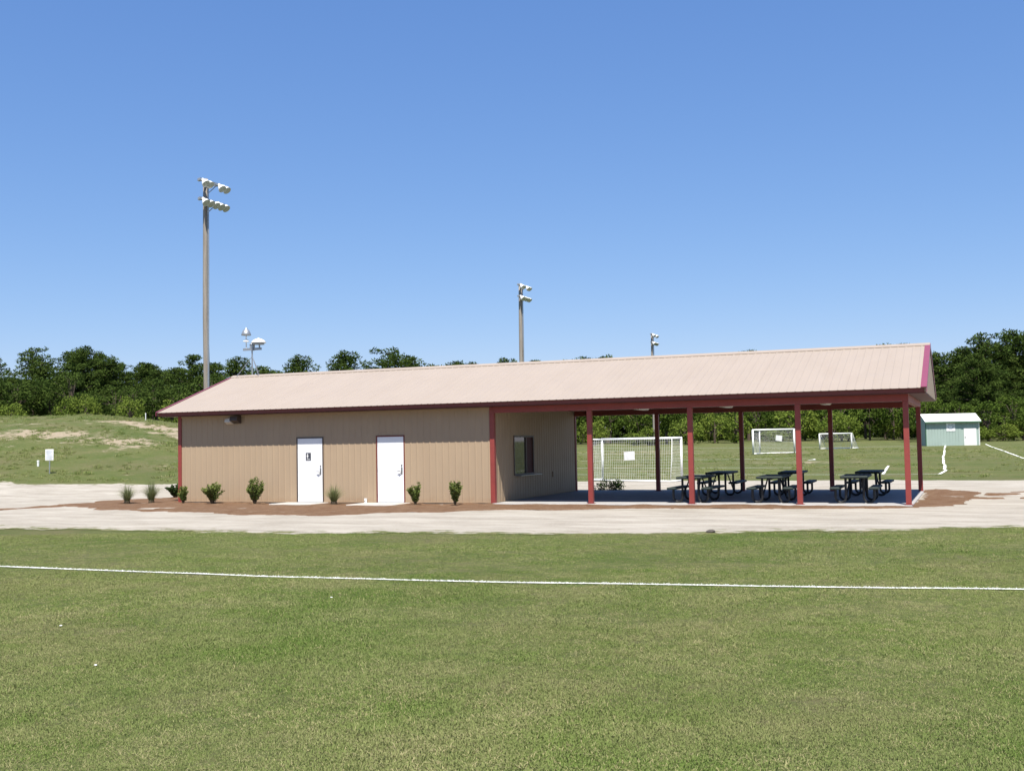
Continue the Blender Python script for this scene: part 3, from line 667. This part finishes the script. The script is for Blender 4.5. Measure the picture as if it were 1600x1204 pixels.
# ------------------------------------------------------------------ shed beyond the field
ang = YAW-.03; sx0 = (-.15, 92.4); zb = hz(*sx0)-.25
t = empty('storage_shed', (sx0[0], sx0[1], zb), ang); tag(t, 'small mint green storage shed with white roof beyond the field', 'shed')
W2, DP, HW = 2.72, 2.4, 2.75
mbp = MB(); pn = 18
for i in range(pn):   # vertical boards of the front
    a = -W2+2*W2*i/pn; b = -W2+2*W2*(i+1)/pn-.018
    if b > 1.12 and a < 2.5:
        if b <= 2.5 or True: MB().box((a,0,2.02),(b,.05,HW)).build('siding_board', M['mint'], t)
    else: MB().box((a,0,.0),(b,.05,HW)).build('siding_board', M['mint'], t)
MB().box((-W2+.01,.03,0),(W2-.01,.08,HW)).box((-W2,.08,0),(-W2+.05,DP,HW)).box((W2-.05,.08,0),(W2,DP,HW)).box((-W2+.05,DP-.05,0),(W2-.05,DP,HW)).build('wall', M['mint'], t)
for s in (-1, 1): MB().box((s*W2-.05 if s<0 else W2-.03,-.03,0),(s*W2+.03 if s<0 else W2+.05,.06,HW+.01)).build('corner_board', M['mintd'] if s < 0 else M['white'], t)
d = MB().box((1.16,-.02,.25),(2.44,.03,2.0),.006).build('door', M['white'], t); MB().box((1.25,-.05,1.0),(1.30,-.02,1.16)).build('handle', M['ink'], d)
rf = MB()
for s in (0, 1):
    y_e, y_r = (-.28, DP/2) if s == 0 else (DP+.28, DP/2)
    rf.prism([(-W2-.16,y_e,HW-.02),(W2+.16,y_e,HW-.02),(W2+.16,y_r,HW+.78),(-W2-.16,y_r,HW+.78)], (0,0,0), (0,0,.06))
rf.build('roof', M['shedroof'], t)
for s in (-1, 1): MB().prism([(s*(W2-.01),.0,HW),(s*(W2-.01),DP,HW),(s*(W2-.01),DP/2,HW+.74)], (0,0,0), (-s*.04,0,0)).build('gable', M['mint'], t)
MB().box((-W2-.15,-.31,HW-.13),(W2+.15,-.28,HW-.0)).build('fascia', M['mintd'], t)
sg = MB().box((-.62,-.03,1.75),(.28,-.005,2.60)).build('sign', M['paper'], t)
mk = MB()
for x0, x1, z0, z1 in ((-.45,-.22,2.38,2.46),(-.16,.10,2.38,2.46),(-.42,-.34,2.02,2.22),(.0,.10,2.05,2.24),(-.34,.0,1.98,2.08)): mk.box((x0,-.036,z0),(x1,-.031,z1))
mk.build('lettering', M['greyink'], sg)

# ------------------------------------------------------------------ small things on the bank and lawn
x, y = -39.8, 9.6; t = empty('notice_sign', (x,y,hz(x,y)), YAW); tag(t, 'small white notice sign on a thin post on the grassy bank', 'sign')
MB().box((-.02,-.02,-.2),(.02,.02,1.16)).build('post', M['galv'], t)
b = MB().box((-.20,-.035,.66),(.20,-.021,1.20),.004).build('board', M['paper'], t); mk = MB()
for z, a, c in ((1.13,-.14,.14),(1.07,-.16,.16),(1.01,-.16,.10),(.95,-.16,.16),(.89,-.12,.15),(.83,-.16,.16),(.77,-.15,.12),(.71,-.16,.14)): mk.box((a,-.037,z-.012),(c,-.0352,z+.012))
mk.build('lettering', M['greyink'], b)
x, y = -42.15, 11.2; z = hz(x, y)
tag(MB().tube([(x,y,z-.1),(x,y,z+.26)], .055, 10).lathe([(.062,.20),(.065,.26),(.062,.30),(0,.305)], 10, Matrix.Translation((x,y,z))).build('pipe_stub', M['white']), 'short white pipe stub on the grassy bank left of the notice sign', 'pipe')
x, y = -51.4, 30.0; z = hz(x, y)
tag(MB().tube([(x,y,z-.2),(x,y,z+.45)], [.03,.03], 8).lathe([(.03,.45),(.02,.50),(0,.51)], 8, Matrix.Translation((x,y,z))).build('marker_stake', M['white']), 'thin white marker stake on top of the bank before the trees', 'stake')
tag(MB().tube([(-16.72,-.10,-.05),(-16.72,-.10,.10),(-16.72,-.10,.14)], [.05,.05,.058], 12).tube([(-16.72,-.10,.09),(-16.72,-.16,.06)], .03, 8).build('drain_pipe', M['white']), 'short white drain pipe sticking up at the foot of the wall between the doors', 'pipe')
def rock(x, y, s, seed):
    r = np.random.default_rng(seed); mb = MB(); prof = [(.02,.0),(.7,.05),(1,.35),(.85,.75),(.4,1.0),(.02,1.02)]; n = 9; v = []
    for q, h in prof:
        for k in range(n): a = 2*PI*k/n; f = q*(1+r.uniform(-.22,.22)); v.append((s*f*math.cos(a)*1.2, s*f*math.sin(a), s*h*.8))
    mb.add(v, [(i*n+k, i*n+(k+1)%n, (i+1)*n+(k+1)%n, (i+1)*n+k) for i in range(len(prof)-1) for k in range(n)]); return mb
o = rock(-3.43,-8.89,.085,1).build('stone', M['stone']); o.location = (-3.43,-9.0,hz(-3.43,-9.0)); tag(o, 'small dark stone at the near edge of the sandy drive', 'stone')
for k, (x, y, lab) in enumerate(((-7.82,-22.38,'white pebble on the lawn at the far left below the painted line'),(-6.04,-19.6,'white pebble on the lawn just below the painted line'),(-5.79,-24.04,'white pebble on the lawn, nearest the bottom left corner'))):
    o = rock(0,0,.013,9+k).build('pebble', M['paper']); o.location = (x,y,hz(x,y)+.012); tag(o, lab, 'pebble', 'white pebbles on the lawn')

# ------------------------------------------------------------------ plants
def quads(c, nrm, upv, wd, ln, curl=None):
    """leaf cards: centres c, long axis upv, half sizes"""
    sd = np.cross(nrm, upv); sd /= np.linalg.norm(sd, axis=1)[:,None]+1e-9
    a = c-sd*wd[:,None]*.5; b = c+sd*wd[:,None]*.5; tip = upv*ln[:,None]
    return np.stack([a-tip*.5*.6, b-tip*.5*.6, b*1.0+tip*.5-sd*wd[:,None]*.3, a+tip*.5+sd*wd[:,None]*.3], 1).reshape(-1,3)
def unit(r, n):
    v = r.normal(size=(n,3)); return v/np.linalg.norm(v, axis=1)[:,None]
def crown_mesh(name, clumps, mat, r, per, wd, ln, squash=.75, tint=None):
    """clumps: (x,y,z,radius)"""
    Vs = []; Ts = []
    for (x, y, z, R) in clumps:
        n = max(8, int(per*R*R)); u = unit(r, n); rad = R*r.uniform(.35, 1.0, n)**.6
        c = u*rad[:,None]; c[:,2] *= squash; c += [x, y, z]
        d = unit(r, n)*.8+u*.7+np.array([0,0,.25]); d /= np.linalg.norm(d, axis=1)[:,None]
        nr = unit(r, n)
        Vs.append(quads(c, nr, d, r.uniform(.6, 1.3, n)*wd, r.uniform(.6, 1.3, n)*ln))
        Ts.append(np.repeat(np.clip(r.uniform(0,1)*.7+r.uniform(0,.45,n), 0, 1), 4))
    V = np.concatenate(Vs); T = np.concatenate(Ts)
    return arr_mesh(name, V, np.arange(len(V)).reshape(-1,4), mat, {'tint': T})
def make_pine(seed, H=15.0, R=3.0, low=.30, lean=0.0):
    r = np.random.default_rng(seed); tr = MB(); top = np.array([r.uniform(-.4,.4), r.uniform(-.4,.4), H*.97])
    tr.tube([(0,0,-.4),(.1,0,H*.3),(top[0]*.6,top[1]*.6,H*.7),tuple(top)], [.26,.21,.13,.03], 7)
    cl = []; nb = int(30+10*r.random()); a = r.uniform(0, 6.28)
    for k in range(nb):
        f = low+(1-low)*(k+.5)/nb; a += 2.4+r.uniform(-.5,.5); z = H*f*.97
        s = (f-low)/(1-low); prof = (min(1, .55+s*1.6))*math.sqrt(max(.02, 1-s**2.6)); ln = R*prof*r.uniform(.6, 1.15)
        d = np.array([math.cos(a), math.sin(a), r.uniform(.0,.45)]); b0 = top*f; b0 = np.array([b0[0], b0[1], z]); b1 = b0+d*ln
        tr.tube([tuple(b0), tuple((b0+b1)/2+[0,0,-.1]), tuple(b1)], [.07,.045,.02], 4, False)
        m = 2 if ln > 1.3 else 1
        for j in range(m+1):
            p = b0+(b1-b0)*(1-.36*j)+r.normal(size=3)*[.25,.25,.18]; cl.append((*p, r.uniform(.5, .95)*(.8+.1*R)))
    cl += [(top[0], top[1], H*.97, .7), (top[0]+.2, top[1], H*.92, .8)]
    return tr.mesh('trunk', M['bark']), crown_mesh('crown', cl, M['pine'], r, 84, .16, .44, .68)
def make_oak(seed, H=9.0, R=3.2, mat='oak', base=.18):
    r = np.random.default_rng(seed); tr = MB(); tr.tube([(0,0,-.4),(.1,.05,H*.3),(.0,.1,H*.6),(.1,0,H*.85)], [.20,.16,.10,.03], 6)
    cl = []
    for k in range(int(44)):
        u = unit(r, 1)[0]; q = r.uniform(.45, 1)**.5; p = np.array([u[0]*R*q, u[1]*R*q, H*(base+(1-base)*.5)+u[2]*H*(1-base)*.46*q])
        R_ = r.uniform(.6, 1.15)*(.45+.18*R); cl.append((*p, R_))
        if k % 3 == 0: tr.tube([(0,0,H*r.uniform(.2,.55)), tuple(p*[.55,.55,.9]), tuple(p)], [.06,.04,.02], 4, False)
    return tr.mesh('trunk', M['bark']), crown_mesh('crown', cl, M[mat], r, 58, .26, .34, .8)
PINES = [make_pine(100+i, 15, R, lo) for i, (R, lo) in enumerate(((3.0,.3),(2.5,.36),(3.5,.25),(2.8,.45),(3.8,.34),(2.2,.28)))]
OAKS = [make_oak(200+i, 9, R) for i, R in enumerate((3.2,2.7,3.8))]
DARKOAKS = [make_oak(220+i, 9, R, 'pine') for i, R in enumerate((3.0,2.5,3.5))]
BRUSH = [make_oak(300+i, 5, R, 'brush', .02) for i, R in enumerate((2.4,2.9,2.0))]
def at_px(px, D):
    """ground spot in the direction of picture column px at distance D"""
    l = (px-800.0)/F_PX*D; p = CAM[:2]+fw2*D+rt2*l; return p
def top_z(px, py, D):
    h = 690.25-.0184*(px-800); return CAM[2]+(h-py)/F_PX*D
def plant_tree(kind, px, D, top=None, H=None, label=None, cat='tree', group=None, wide=1.0, name=None):
    x, y = at_px(px, D); z = hz(x, y); base = {'pine':15.4,'oak':9.3,'darkoak':9.3,'brush':5.3}[kind]
    if top is not None: H = top_z(px, top, D)-z
    lib = {'pine':PINES,'oak':OAKS,'darkoak':DARKOAKS,'brush':BRUSH}[kind]; tm, cm = lib[random.randrange(len(lib))]
    nm = name or {'pine':'pine_tree','oak':'broadleaf_tree','darkoak':'broadleaf_tree','brush':'leafy_bush'}[kind]
    t = empty(nm, (x, y, z), random.uniform(0, 6.28)); s = H/base; sw = max(.75, min(1.35, s))*wide; t.scale = (sw, sw, s)
    link('trunk', tm, t); link('crown', cm, t)
    return tag(t, label, cat, group)
# trees whose tops stand clear against the sky
SKYL = [(-25,150,548,'pine tree cut by the left edge of the picture, above the bank'),(50,146,541,'broad round-topped pine, tallest of the wood at far left'),(116,150,545,'open feathery pine crown, second tall one from the left edge'),(152,154,549,'pine with pale open top right of the feathery crown'),
 (183,146,566,'dense pine with a steep right side, above the left bank'),(226,150,564,'rounded pine standing alone right of the steep dense pine'),(262,152,574,'pine with tufted top left of the nearest floodlight pole'),(300,150,580,'lower pine just left of the nearest floodlight pole'),(336,150,564,'pine directly behind the right side of the nearest floodlight pole'),
 (370,158,554,'pine behind the left side of the horn mast'),(408,160,571,'pine behind the right side of the horn mast'),(432,162,576,'low pine top just right of the horn mast'),(468,168,551,'rounded pine top above the left part of the roof ridge'),(541,172,544,'tall pine top above the ridge, over the second white door'),
 (576,174,570,'small pine top left of the tallest one above the ridge'),(612,174,541,'tallest pine top above the roof ridge'),(641,176,553,'broad pine top just right of the tallest one above the ridge'),(680,182,568,'tiny treetop peeking over the ridge, first of three small ones'),(716,184,561,'small treetop peeking over the ridge, second of three'),(742,184,566,'tiny treetop peeking over the ridge, third of three'),
 (792,186,556,'treetop over the ridge just left of the middle floodlight pole'),(834,186,560,'treetop over the ridge just right of the middle floodlight pole'),(879,188,559,'small treetop over the ridge, nearest right neighbour of the middle pole trees'),(909,188,554,'wider treetop over the ridge right of the middle floodlight pole'),(948,188,552,'treetop over the ridge left of the farthest floodlight pole'),
 (1168,180,546,'tiny treetop over the ridge right of the farthest floodlight pole'),(1382,168,534,'pine top peeking over the right end of the ridge'),(1404,170,536,'second small pine top over the right end of the ridge'),
 (1468,160,548,'pine directly right of the roof end'),(1503,160,539,'pine standing behind the mint shed'),(1537,158,517,'tall pine with narrow top right of the shed'),(1562,162,530,'pine between the two tallest at the right edge'),(1582,158,511,'tallest pine at the right edge of the picture'),(1612,160,516,'pine cut by the right edge of the picture'),(1650,160,515,'pine beyond the right edge of the picture')]
for px, D, top, lab in SKYL:
    plant_tree('pine', px, D, top, None, lab, 'tree', 'trees standing clear above the wood', wide=random.uniform(1.15, 1.4))
# the body of the wood: left of the building, behind it, right of it
ORD = 'first second third fourth fifth sixth seventh eighth ninth tenth eleventh twelfth thirteenth fourteenth fifteenth sixteenth seventeenth eighteenth nineteenth twentieth twenty-first twenty-second twenty-third'.split()
def fill(kind, x0, x1, st, Df, Hf, label, group, cat='tree', wide=1.0):
    for k, x in enumerate(np.arange(x0, x1, st)):
        plant_tree(kind, x+random.uniform(-.3,.3)*st, Df*random.uniform(.95,1.05), None, random.uniform(*Hf), ORD[k]+' from the left, '+label, cat, group, wide)
fill('pine', -60, 360, 24, 136, (5.6,10.2), 'dark pine in the thick of the wood behind the left bank', 'pines in the left wood', wide=1.15)
fill('darkoak', -50, 360, 32, 122, (3.4,7.6), 'leafy tree at the front of the wood behind the left bank', 'broadleaf trees in the left wood')
fill('brush', 22, 330, 62, 112, (2.2,4.2), 'bright green bush along the top of the left bank', 'bushes on the left bank', 'bush', .62)
fill('pine', 880, 1460, 34, 178, (9.5,12.5), 'dark pine in the wood seen through the pavilion', 'pines behind the pavilion', wide=1.15)
fill('oak', 890, 1450, 36, 166, (6.5,9.5), 'leafy tree in the wood seen through the pavilion', 'broadleaf trees behind the pavilion')
fill('brush', 890, 1445, 44, 156, (1.8,6.0), 'bright green bush at the far edge of the playing field', 'bushes at the field edge', 'bush')
fill('pine', 1450, 1680, 24, 150, (6.5,12.0), 'dark pine in the wood behind the mint shed', 'pines in the right wood', wide=1.1)
fill('oak', 1450, 1680, 44, 142, (3.5,7.0), 'leafy tree behind the mint shed', 'broadleaf trees in the right wood')
fill('brush', 1520, 1680, 38, 136, (1.2,3.0), 'low bush at the foot of the wood right of the shed', 'bushes right of the shed', 'bush')
# distant wood: one mass closing the gaps behind the individual trees
def far_wood():
    r = np.random.default_rng(55); cl = []
    for px in np.arange(-160, 1800, 4.0):
        D = 172 if px < 430 else (200 if px < 1440 else 176); D *= r.uniform(.98, 1.05)
        x, y = at_px(px, D); z = hz(x, y); top = (6.0 if px < 430 else (11.5 if px < 1440 else 11.0))
        for k in range(8): cl.append((x+r.uniform(-1,1), y+r.uniform(-2,2), z+top*r.uniform(.0,1)**1.2, r.uniform(1.0,1.9)))
    return crown_mesh('distant_wood', cl, M['pine'], r, 20, .5, .8, .9)
tag(link('distant_wood', far_wood()), 'dark green mass of far trees filling the wood', 'wood', kind='stuff')

# planted shrubs
def shrub(x, y, h, wd, label, mat, seed, name='shrub', nst=9, leaf=(.036,.085), group='young shrubs along the wall'):
    r = np.random.default_rng(seed); z = hz(x, y)+.04; t = empty(name, (x, y, z)); st = MB(); Vs = []; Ts = []
    for k in range(nst):
        a = r.uniform(0, 6.28); q = r.uniform(.1, 1)**.7; tip = np.array([math.cos(a)*wd*.5*q, math.sin(a)*wd*.5*q, h*r.uniform(.6, 1.0)*(1.05-.3*q)])
        mid = tip*[.45,.45,.5]; st.tube([(tip[0]*.05,tip[1]*.05,-.05), tuple(mid), tuple(tip)], [.012,.009,.004], 5, False)
        n = int(66*h/.7); u = r.uniform(.22, 1.03, n); c = np.where(u[:,None] < .5, mid*(u*2)[:,None], mid+(tip-mid)*(u*2-1)[:,None])
        d = unit(r, n); d[:,2] = np.abs(d[:,2])*.9+.15; d /= np.linalg.norm(d, axis=1)[:,None]; c = c+d*leaf[1]*.5
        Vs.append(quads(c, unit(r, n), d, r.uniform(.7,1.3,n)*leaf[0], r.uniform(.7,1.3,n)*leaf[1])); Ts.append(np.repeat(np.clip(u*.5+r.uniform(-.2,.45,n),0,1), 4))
    st.build('stem', M['stem'], t); V = np.concatenate(Vs)
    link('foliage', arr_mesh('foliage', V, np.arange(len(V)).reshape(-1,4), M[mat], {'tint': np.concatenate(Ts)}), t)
    return tag(t, label, 'shrub', group)
def fountain(x, y, h, wd, label, seed):
    r = np.random.default_rng(seed); n = 420; z = hz(x, y)+.04; a = r.uniform(0, 6.28, n); q = r.uniform(.1, 1, n); L = h*r.uniform(.7, 1.15, n)
    d = np.stack([np.cos(a), np.sin(a)], -1); sd = np.stack([-d[:,1], d[:,0], np.zeros(n)], -1)*.006; P = []
    for s in (0, .35, .7, 1.0):
        rr = .06*r.random(n)+wd*.5*q*s**1.5; zz = L*(s*1.25-.5*q*s*s*1.1); P.append(np.c_[d*rr[:,None], np.maximum(zz, .0)])
    V = []; Q = []
    for k in range(4): V += [P[k]-sd*(1-.28*k), P[k]+sd*(1-.28*k)]
    V = np.stack(V, 1).reshape(-1,3); b = np.arange(n)*8
    Q = np.concatenate([np.stack([b+2*k, b+2*k+1, b+2*k+3, b+2*k+2], -1) for k in range(3)])
    t = empty('ornamental_grass', (x, y, z)); link('foliage', arr_mesh('foliage', V, Q, M['fgrass'], {'tint': np.repeat(r.random(n), 8)}), t)
    cr = MB(); cr.lathe([(.10,-.03),(.11,.05),(.07,.12),(0,.13)], 9); cr.build('crown', M['stem'], t)
    return tag(t, label, 'ornamental grass', 'grass clumps in the straw bed')
fountain(-25.95,-.75,.55,1.05,'pale fountain grass clump at the far left of the straw bed',1)
fountain(-25.05,-.55,.66,1.1,'pale fountain grass clump, second from the left in the straw bed',2)
shrub(-26.9,3.0,.50,.75,'dark green low shrub beside the left corner of the building','shrubd',3,nst=22,leaf=(.07,.10))
shrub(-23.50,-.75,.64,.36,'narrow green shrub right beside the left red corner trim','shrub',4,nst=12)
shrub(-22.28,-.75,.80,.75,'spreading green shrub, first clear one on the tan wall','shrub',5,nst=20)
shrub(-20.58,-.75,.88,.68,'bushy green shrub just left of the first white door','shrub',6,nst=24)
fountain(-17.55,-.70,.52,1.0,'green fountain grass clump just right of the first white door',7)
shrub(-14.50,-.85,.72,.48,'upright green shrub just right of the second white door','shrub',8,nst=16)
shrub(-13.15,-.85,.84,.46,'upright green shrub just left of the red corner trim','shrub',9,nst=18)
r9 = np.random.default_rng(12); t = empty('shrub', (-11.45,9.75,hz(-11.45,9.75)+.02)); tag(t, 'dark low shrub in the shade behind the slab before the big goal', 'shrub')
cl = [(r9.uniform(-.5,.5), r9.uniform(-.3,.3), r9.uniform(.05,.32), r9.uniform(.12,.20)) for k in range(34)]; cl = [(x_*(1-.5*z_), y_, z_, q_) for x_, y_, z_, q_ in cl]
link('foliage', crown_mesh('foliage', cl, M['shrubd'], r9, 900, .035, .10, .9), t)
st = MB()
for k in range(9): st.tube([(r9.uniform(-.25,.25),r9.uniform(-.15,.15),-.05), tuple(cl[k][:3])], [.012,.005], 5, False)
st.build('stem', M['stem'], t)

# ------------------------------------------------------------------ turf blades on the near lawn (uncountable: one object)
def tuft(name, seed, n, h, spread, mat, flat):
    r = np.random.default_rng(seed); V = []; Q = []
    a = r.uniform(0, 6.28, n); c = r.uniform(-1, 1, (n,2))*spread; L = h*r.uniform(.5, 1.2, n); b = r.uniform(0, 6.28, n)
    d = np.stack([np.cos(b), np.sin(b)], -1); sd = np.stack([-d[:,1], d[:,0], np.zeros(n)], -1)*.0022
    k = r.uniform(flat[0], flat[1], n)
    p0 = np.c_[c, np.zeros(n)]; p1 = np.c_[c+d*(L*.45*k)[:,None], L*.62*(1-.55*k)]; p2 = np.c_[c+d*(L*1.0*k)[:,None], L*(1-.75*k)]
    V = np.stack([p0-sd, p0+sd, p1+sd*.8, p1-sd*.8, p2+sd*.25, p2-sd*.25], 1).reshape(-1,3); q = np.arange(n)*6
    Q = np.concatenate([np.stack([q,q+1,q+2,q+3],-1), np.stack([q+3,q+2,q+4,q+5],-1)])
    me = arr_mesh(name, V, Q, M[mat])
    if mat == 'blade':
        me.materials.append(M['straw']); mi = (r.random(n) < .15).astype(np.int32); me.polygons.foreach_set('material_index', np.concatenate([mi, mi]))
    return bpy.data.objects.new(name, me)
tcol = bpy.data.collections.new('turf_tufts')
for i in range(4): tcol.objects.link(tuft('tuft_a%d' % i, 500+i, 34, .028, .085, 'blade', (.35,1.0)))
for i in range(3): tcol.objects.link(tuft('tuft_s%d' % i, 520+i, 17, .045, .08, 'straw', (.75,1.15)))
for i in range(2): tcol.objects.link(tuft('tuft_w%d' % i, 540+i, 50, .06, .05, 'blade', (.3,.9)))
r = np.random.default_rng(77); pts = []
for D0, D1, dens in ((4.5,8,620),(8,12,430),(12,17,260),(17,26,130)):
    half = .62; area = (D1**2-D0**2)*half; n = int(area*dens); D = np.sqrt(r.uniform(D0**2, D1**2, n)); l = D*r.uniform(-half, half, n)
    pts.append(CAM[:2]+fw2*D[:,None]+rt2*l[:,None])
P = np.concatenate(pts); fr = np.interp(P[:,0], fe[:,0], fe[:,1]); P = P[(P[:,1] < fr+.45*fnoise(P[:,0], 3, 5, .35)+r.normal(0,.25,len(P))) | (r.random(len(P)) < .0)]
P = P[P[:,1] < np.interp(P[:,0], fe[:,0], fe[:,1])+.5]
# rougher clumps on the bank and the far field
nb = len(P)
n = 9000; B = np.c_[r.uniform(-68,-24,n), r.uniform(2,34,n)]; Db, Lb = DL(B[:,0], B[:,1])
B = B[(B[:,1] > np.interp(B[:,0], be[:,0], be[:,1])+.3) & (Lb/Db < -.12) & (vnoise(B[:,0], B[:,1], 95, 4, .35) > -.15)]
n = 7000; B2 = np.c_[r.uniform(-40,14,n), r.uniform(19,85,n)]; B2 = B2[(B2[:,1] > np.interp(B2[:,0], be[:,0], be[:,1])+.3) & (vnoise(B2[:,0], B2[:,1], 96, 4, .25) > .0)]
P = np.concatenate([P, B, B2]); rough = np.arange(len(P)) >= nb
gm = bpy.data.meshes.new('lawn_grass'); gm.vertices.add(len(P)); gm.vertices.foreach_set('co', np.c_[P, height(P[:,0],P[:,1])-.002].astype(np.float32).ravel())
gm.materials.append(M['blade'])
sc_ = (r.uniform(.65, 1.25, len(P))*(1+.25*vnoise(P[:,0], P[:,1], 92, 3, .5))).astype(np.float32)
sc_[rough] *= r.uniform(1.2, 3.2, rough.sum()).astype(np.float32)
a1 = gm.attributes.new('sc', 'FLOAT', 'POINT'); a1.data.foreach_set('value', sc_)
a2 = gm.attributes.new('rz', 'FLOAT', 'POINT'); a2.data.foreach_set('value', r.uniform(0, 6.28, len(P)).astype(np.float32))
pt = vnoise(P[:,0], P[:,1], 93, 4, .33); pf = vnoise(P[:,0], P[:,1], 94, 3, 1.7)
u = r.random(len(P)); sp = np.clip(.08+.13*pt+.07*pf, .01, .5)
idx = np.where(u < sp, 4+r.integers(0, 3, len(P)), r.integers(0, 4, len(P))); wd_ = r.random(len(P)) < .0015+.003*(pt < -.3); idx[wd_] = 7+r.integers(0, 2, wd_.sum())
idx[rough] = np.where(r.random(rough.sum()) < .25, 4+r.integers(0, 3, rough.sum()), 7+r.integers(0, 2, rough.sum()))
a3 = gm.attributes.new('idx', 'INT', 'POINT'); a3.data.foreach_set('value', idx.astype(np.int32))
go = link('lawn_grass', gm); tag(go, 'short green and straw coloured grass of the near lawn', 'grass', kind='stuff')
ng = bpy.data.node_groups.new('turf', 'GeometryNodeTree'); ng.interface.new_socket('Geometry', in_out='INPUT', socket_type='NodeSocketGeometry'); ng.interface.new_socket('Geometry', in_out='OUTPUT', socket_type='NodeSocketGeometry')
gi = ng.nodes.new('NodeGroupInput'); gout = ng.nodes.new('NodeGroupOutput'); ip = ng.nodes.new('GeometryNodeInstanceOnPoints'); ci = ng.nodes.new('GeometryNodeCollectionInfo')
ci.inputs['Collection'].default_value = tcol; ci.inputs['Separate Children'].default_value = True; ci.inputs['Reset Children'].default_value = True
na = ng.nodes.new('GeometryNodeInputNamedAttribute'); na.data_type = 'FLOAT'; na.inputs['Name'].default_value = 'sc'
nr = ng.nodes.new('GeometryNodeInputNamedAttribute'); nr.data_type = 'FLOAT'; nr.inputs['Name'].default_value = 'rz'
ni = ng.nodes.new('GeometryNodeInputNamedAttribute'); ni.data_type = 'INT'; ni.inputs['Name'].default_value = 'idx'; ng.links.new(ni.outputs['Attribute'], ip.inputs['Instance Index'])
cx = ng.nodes.new('ShaderNodeCombineXYZ'); L = ng.links.new
L(gi.outputs[0], ip.inputs['Points']); L(ci.outputs[0], ip.inputs['Instance']); ip.inputs['Pick Instance'].default_value = True
L(nr.outputs['Attribute'], cx.inputs[2]); L(cx.outputs[0], ip.inputs['Rotation']); L(na.outputs['Attribute'], ip.inputs['Scale']); L(ip.outputs[0], gout.inputs[0])
md = go.modifiers.new('turf', 'NODES'); md.node_group = ng
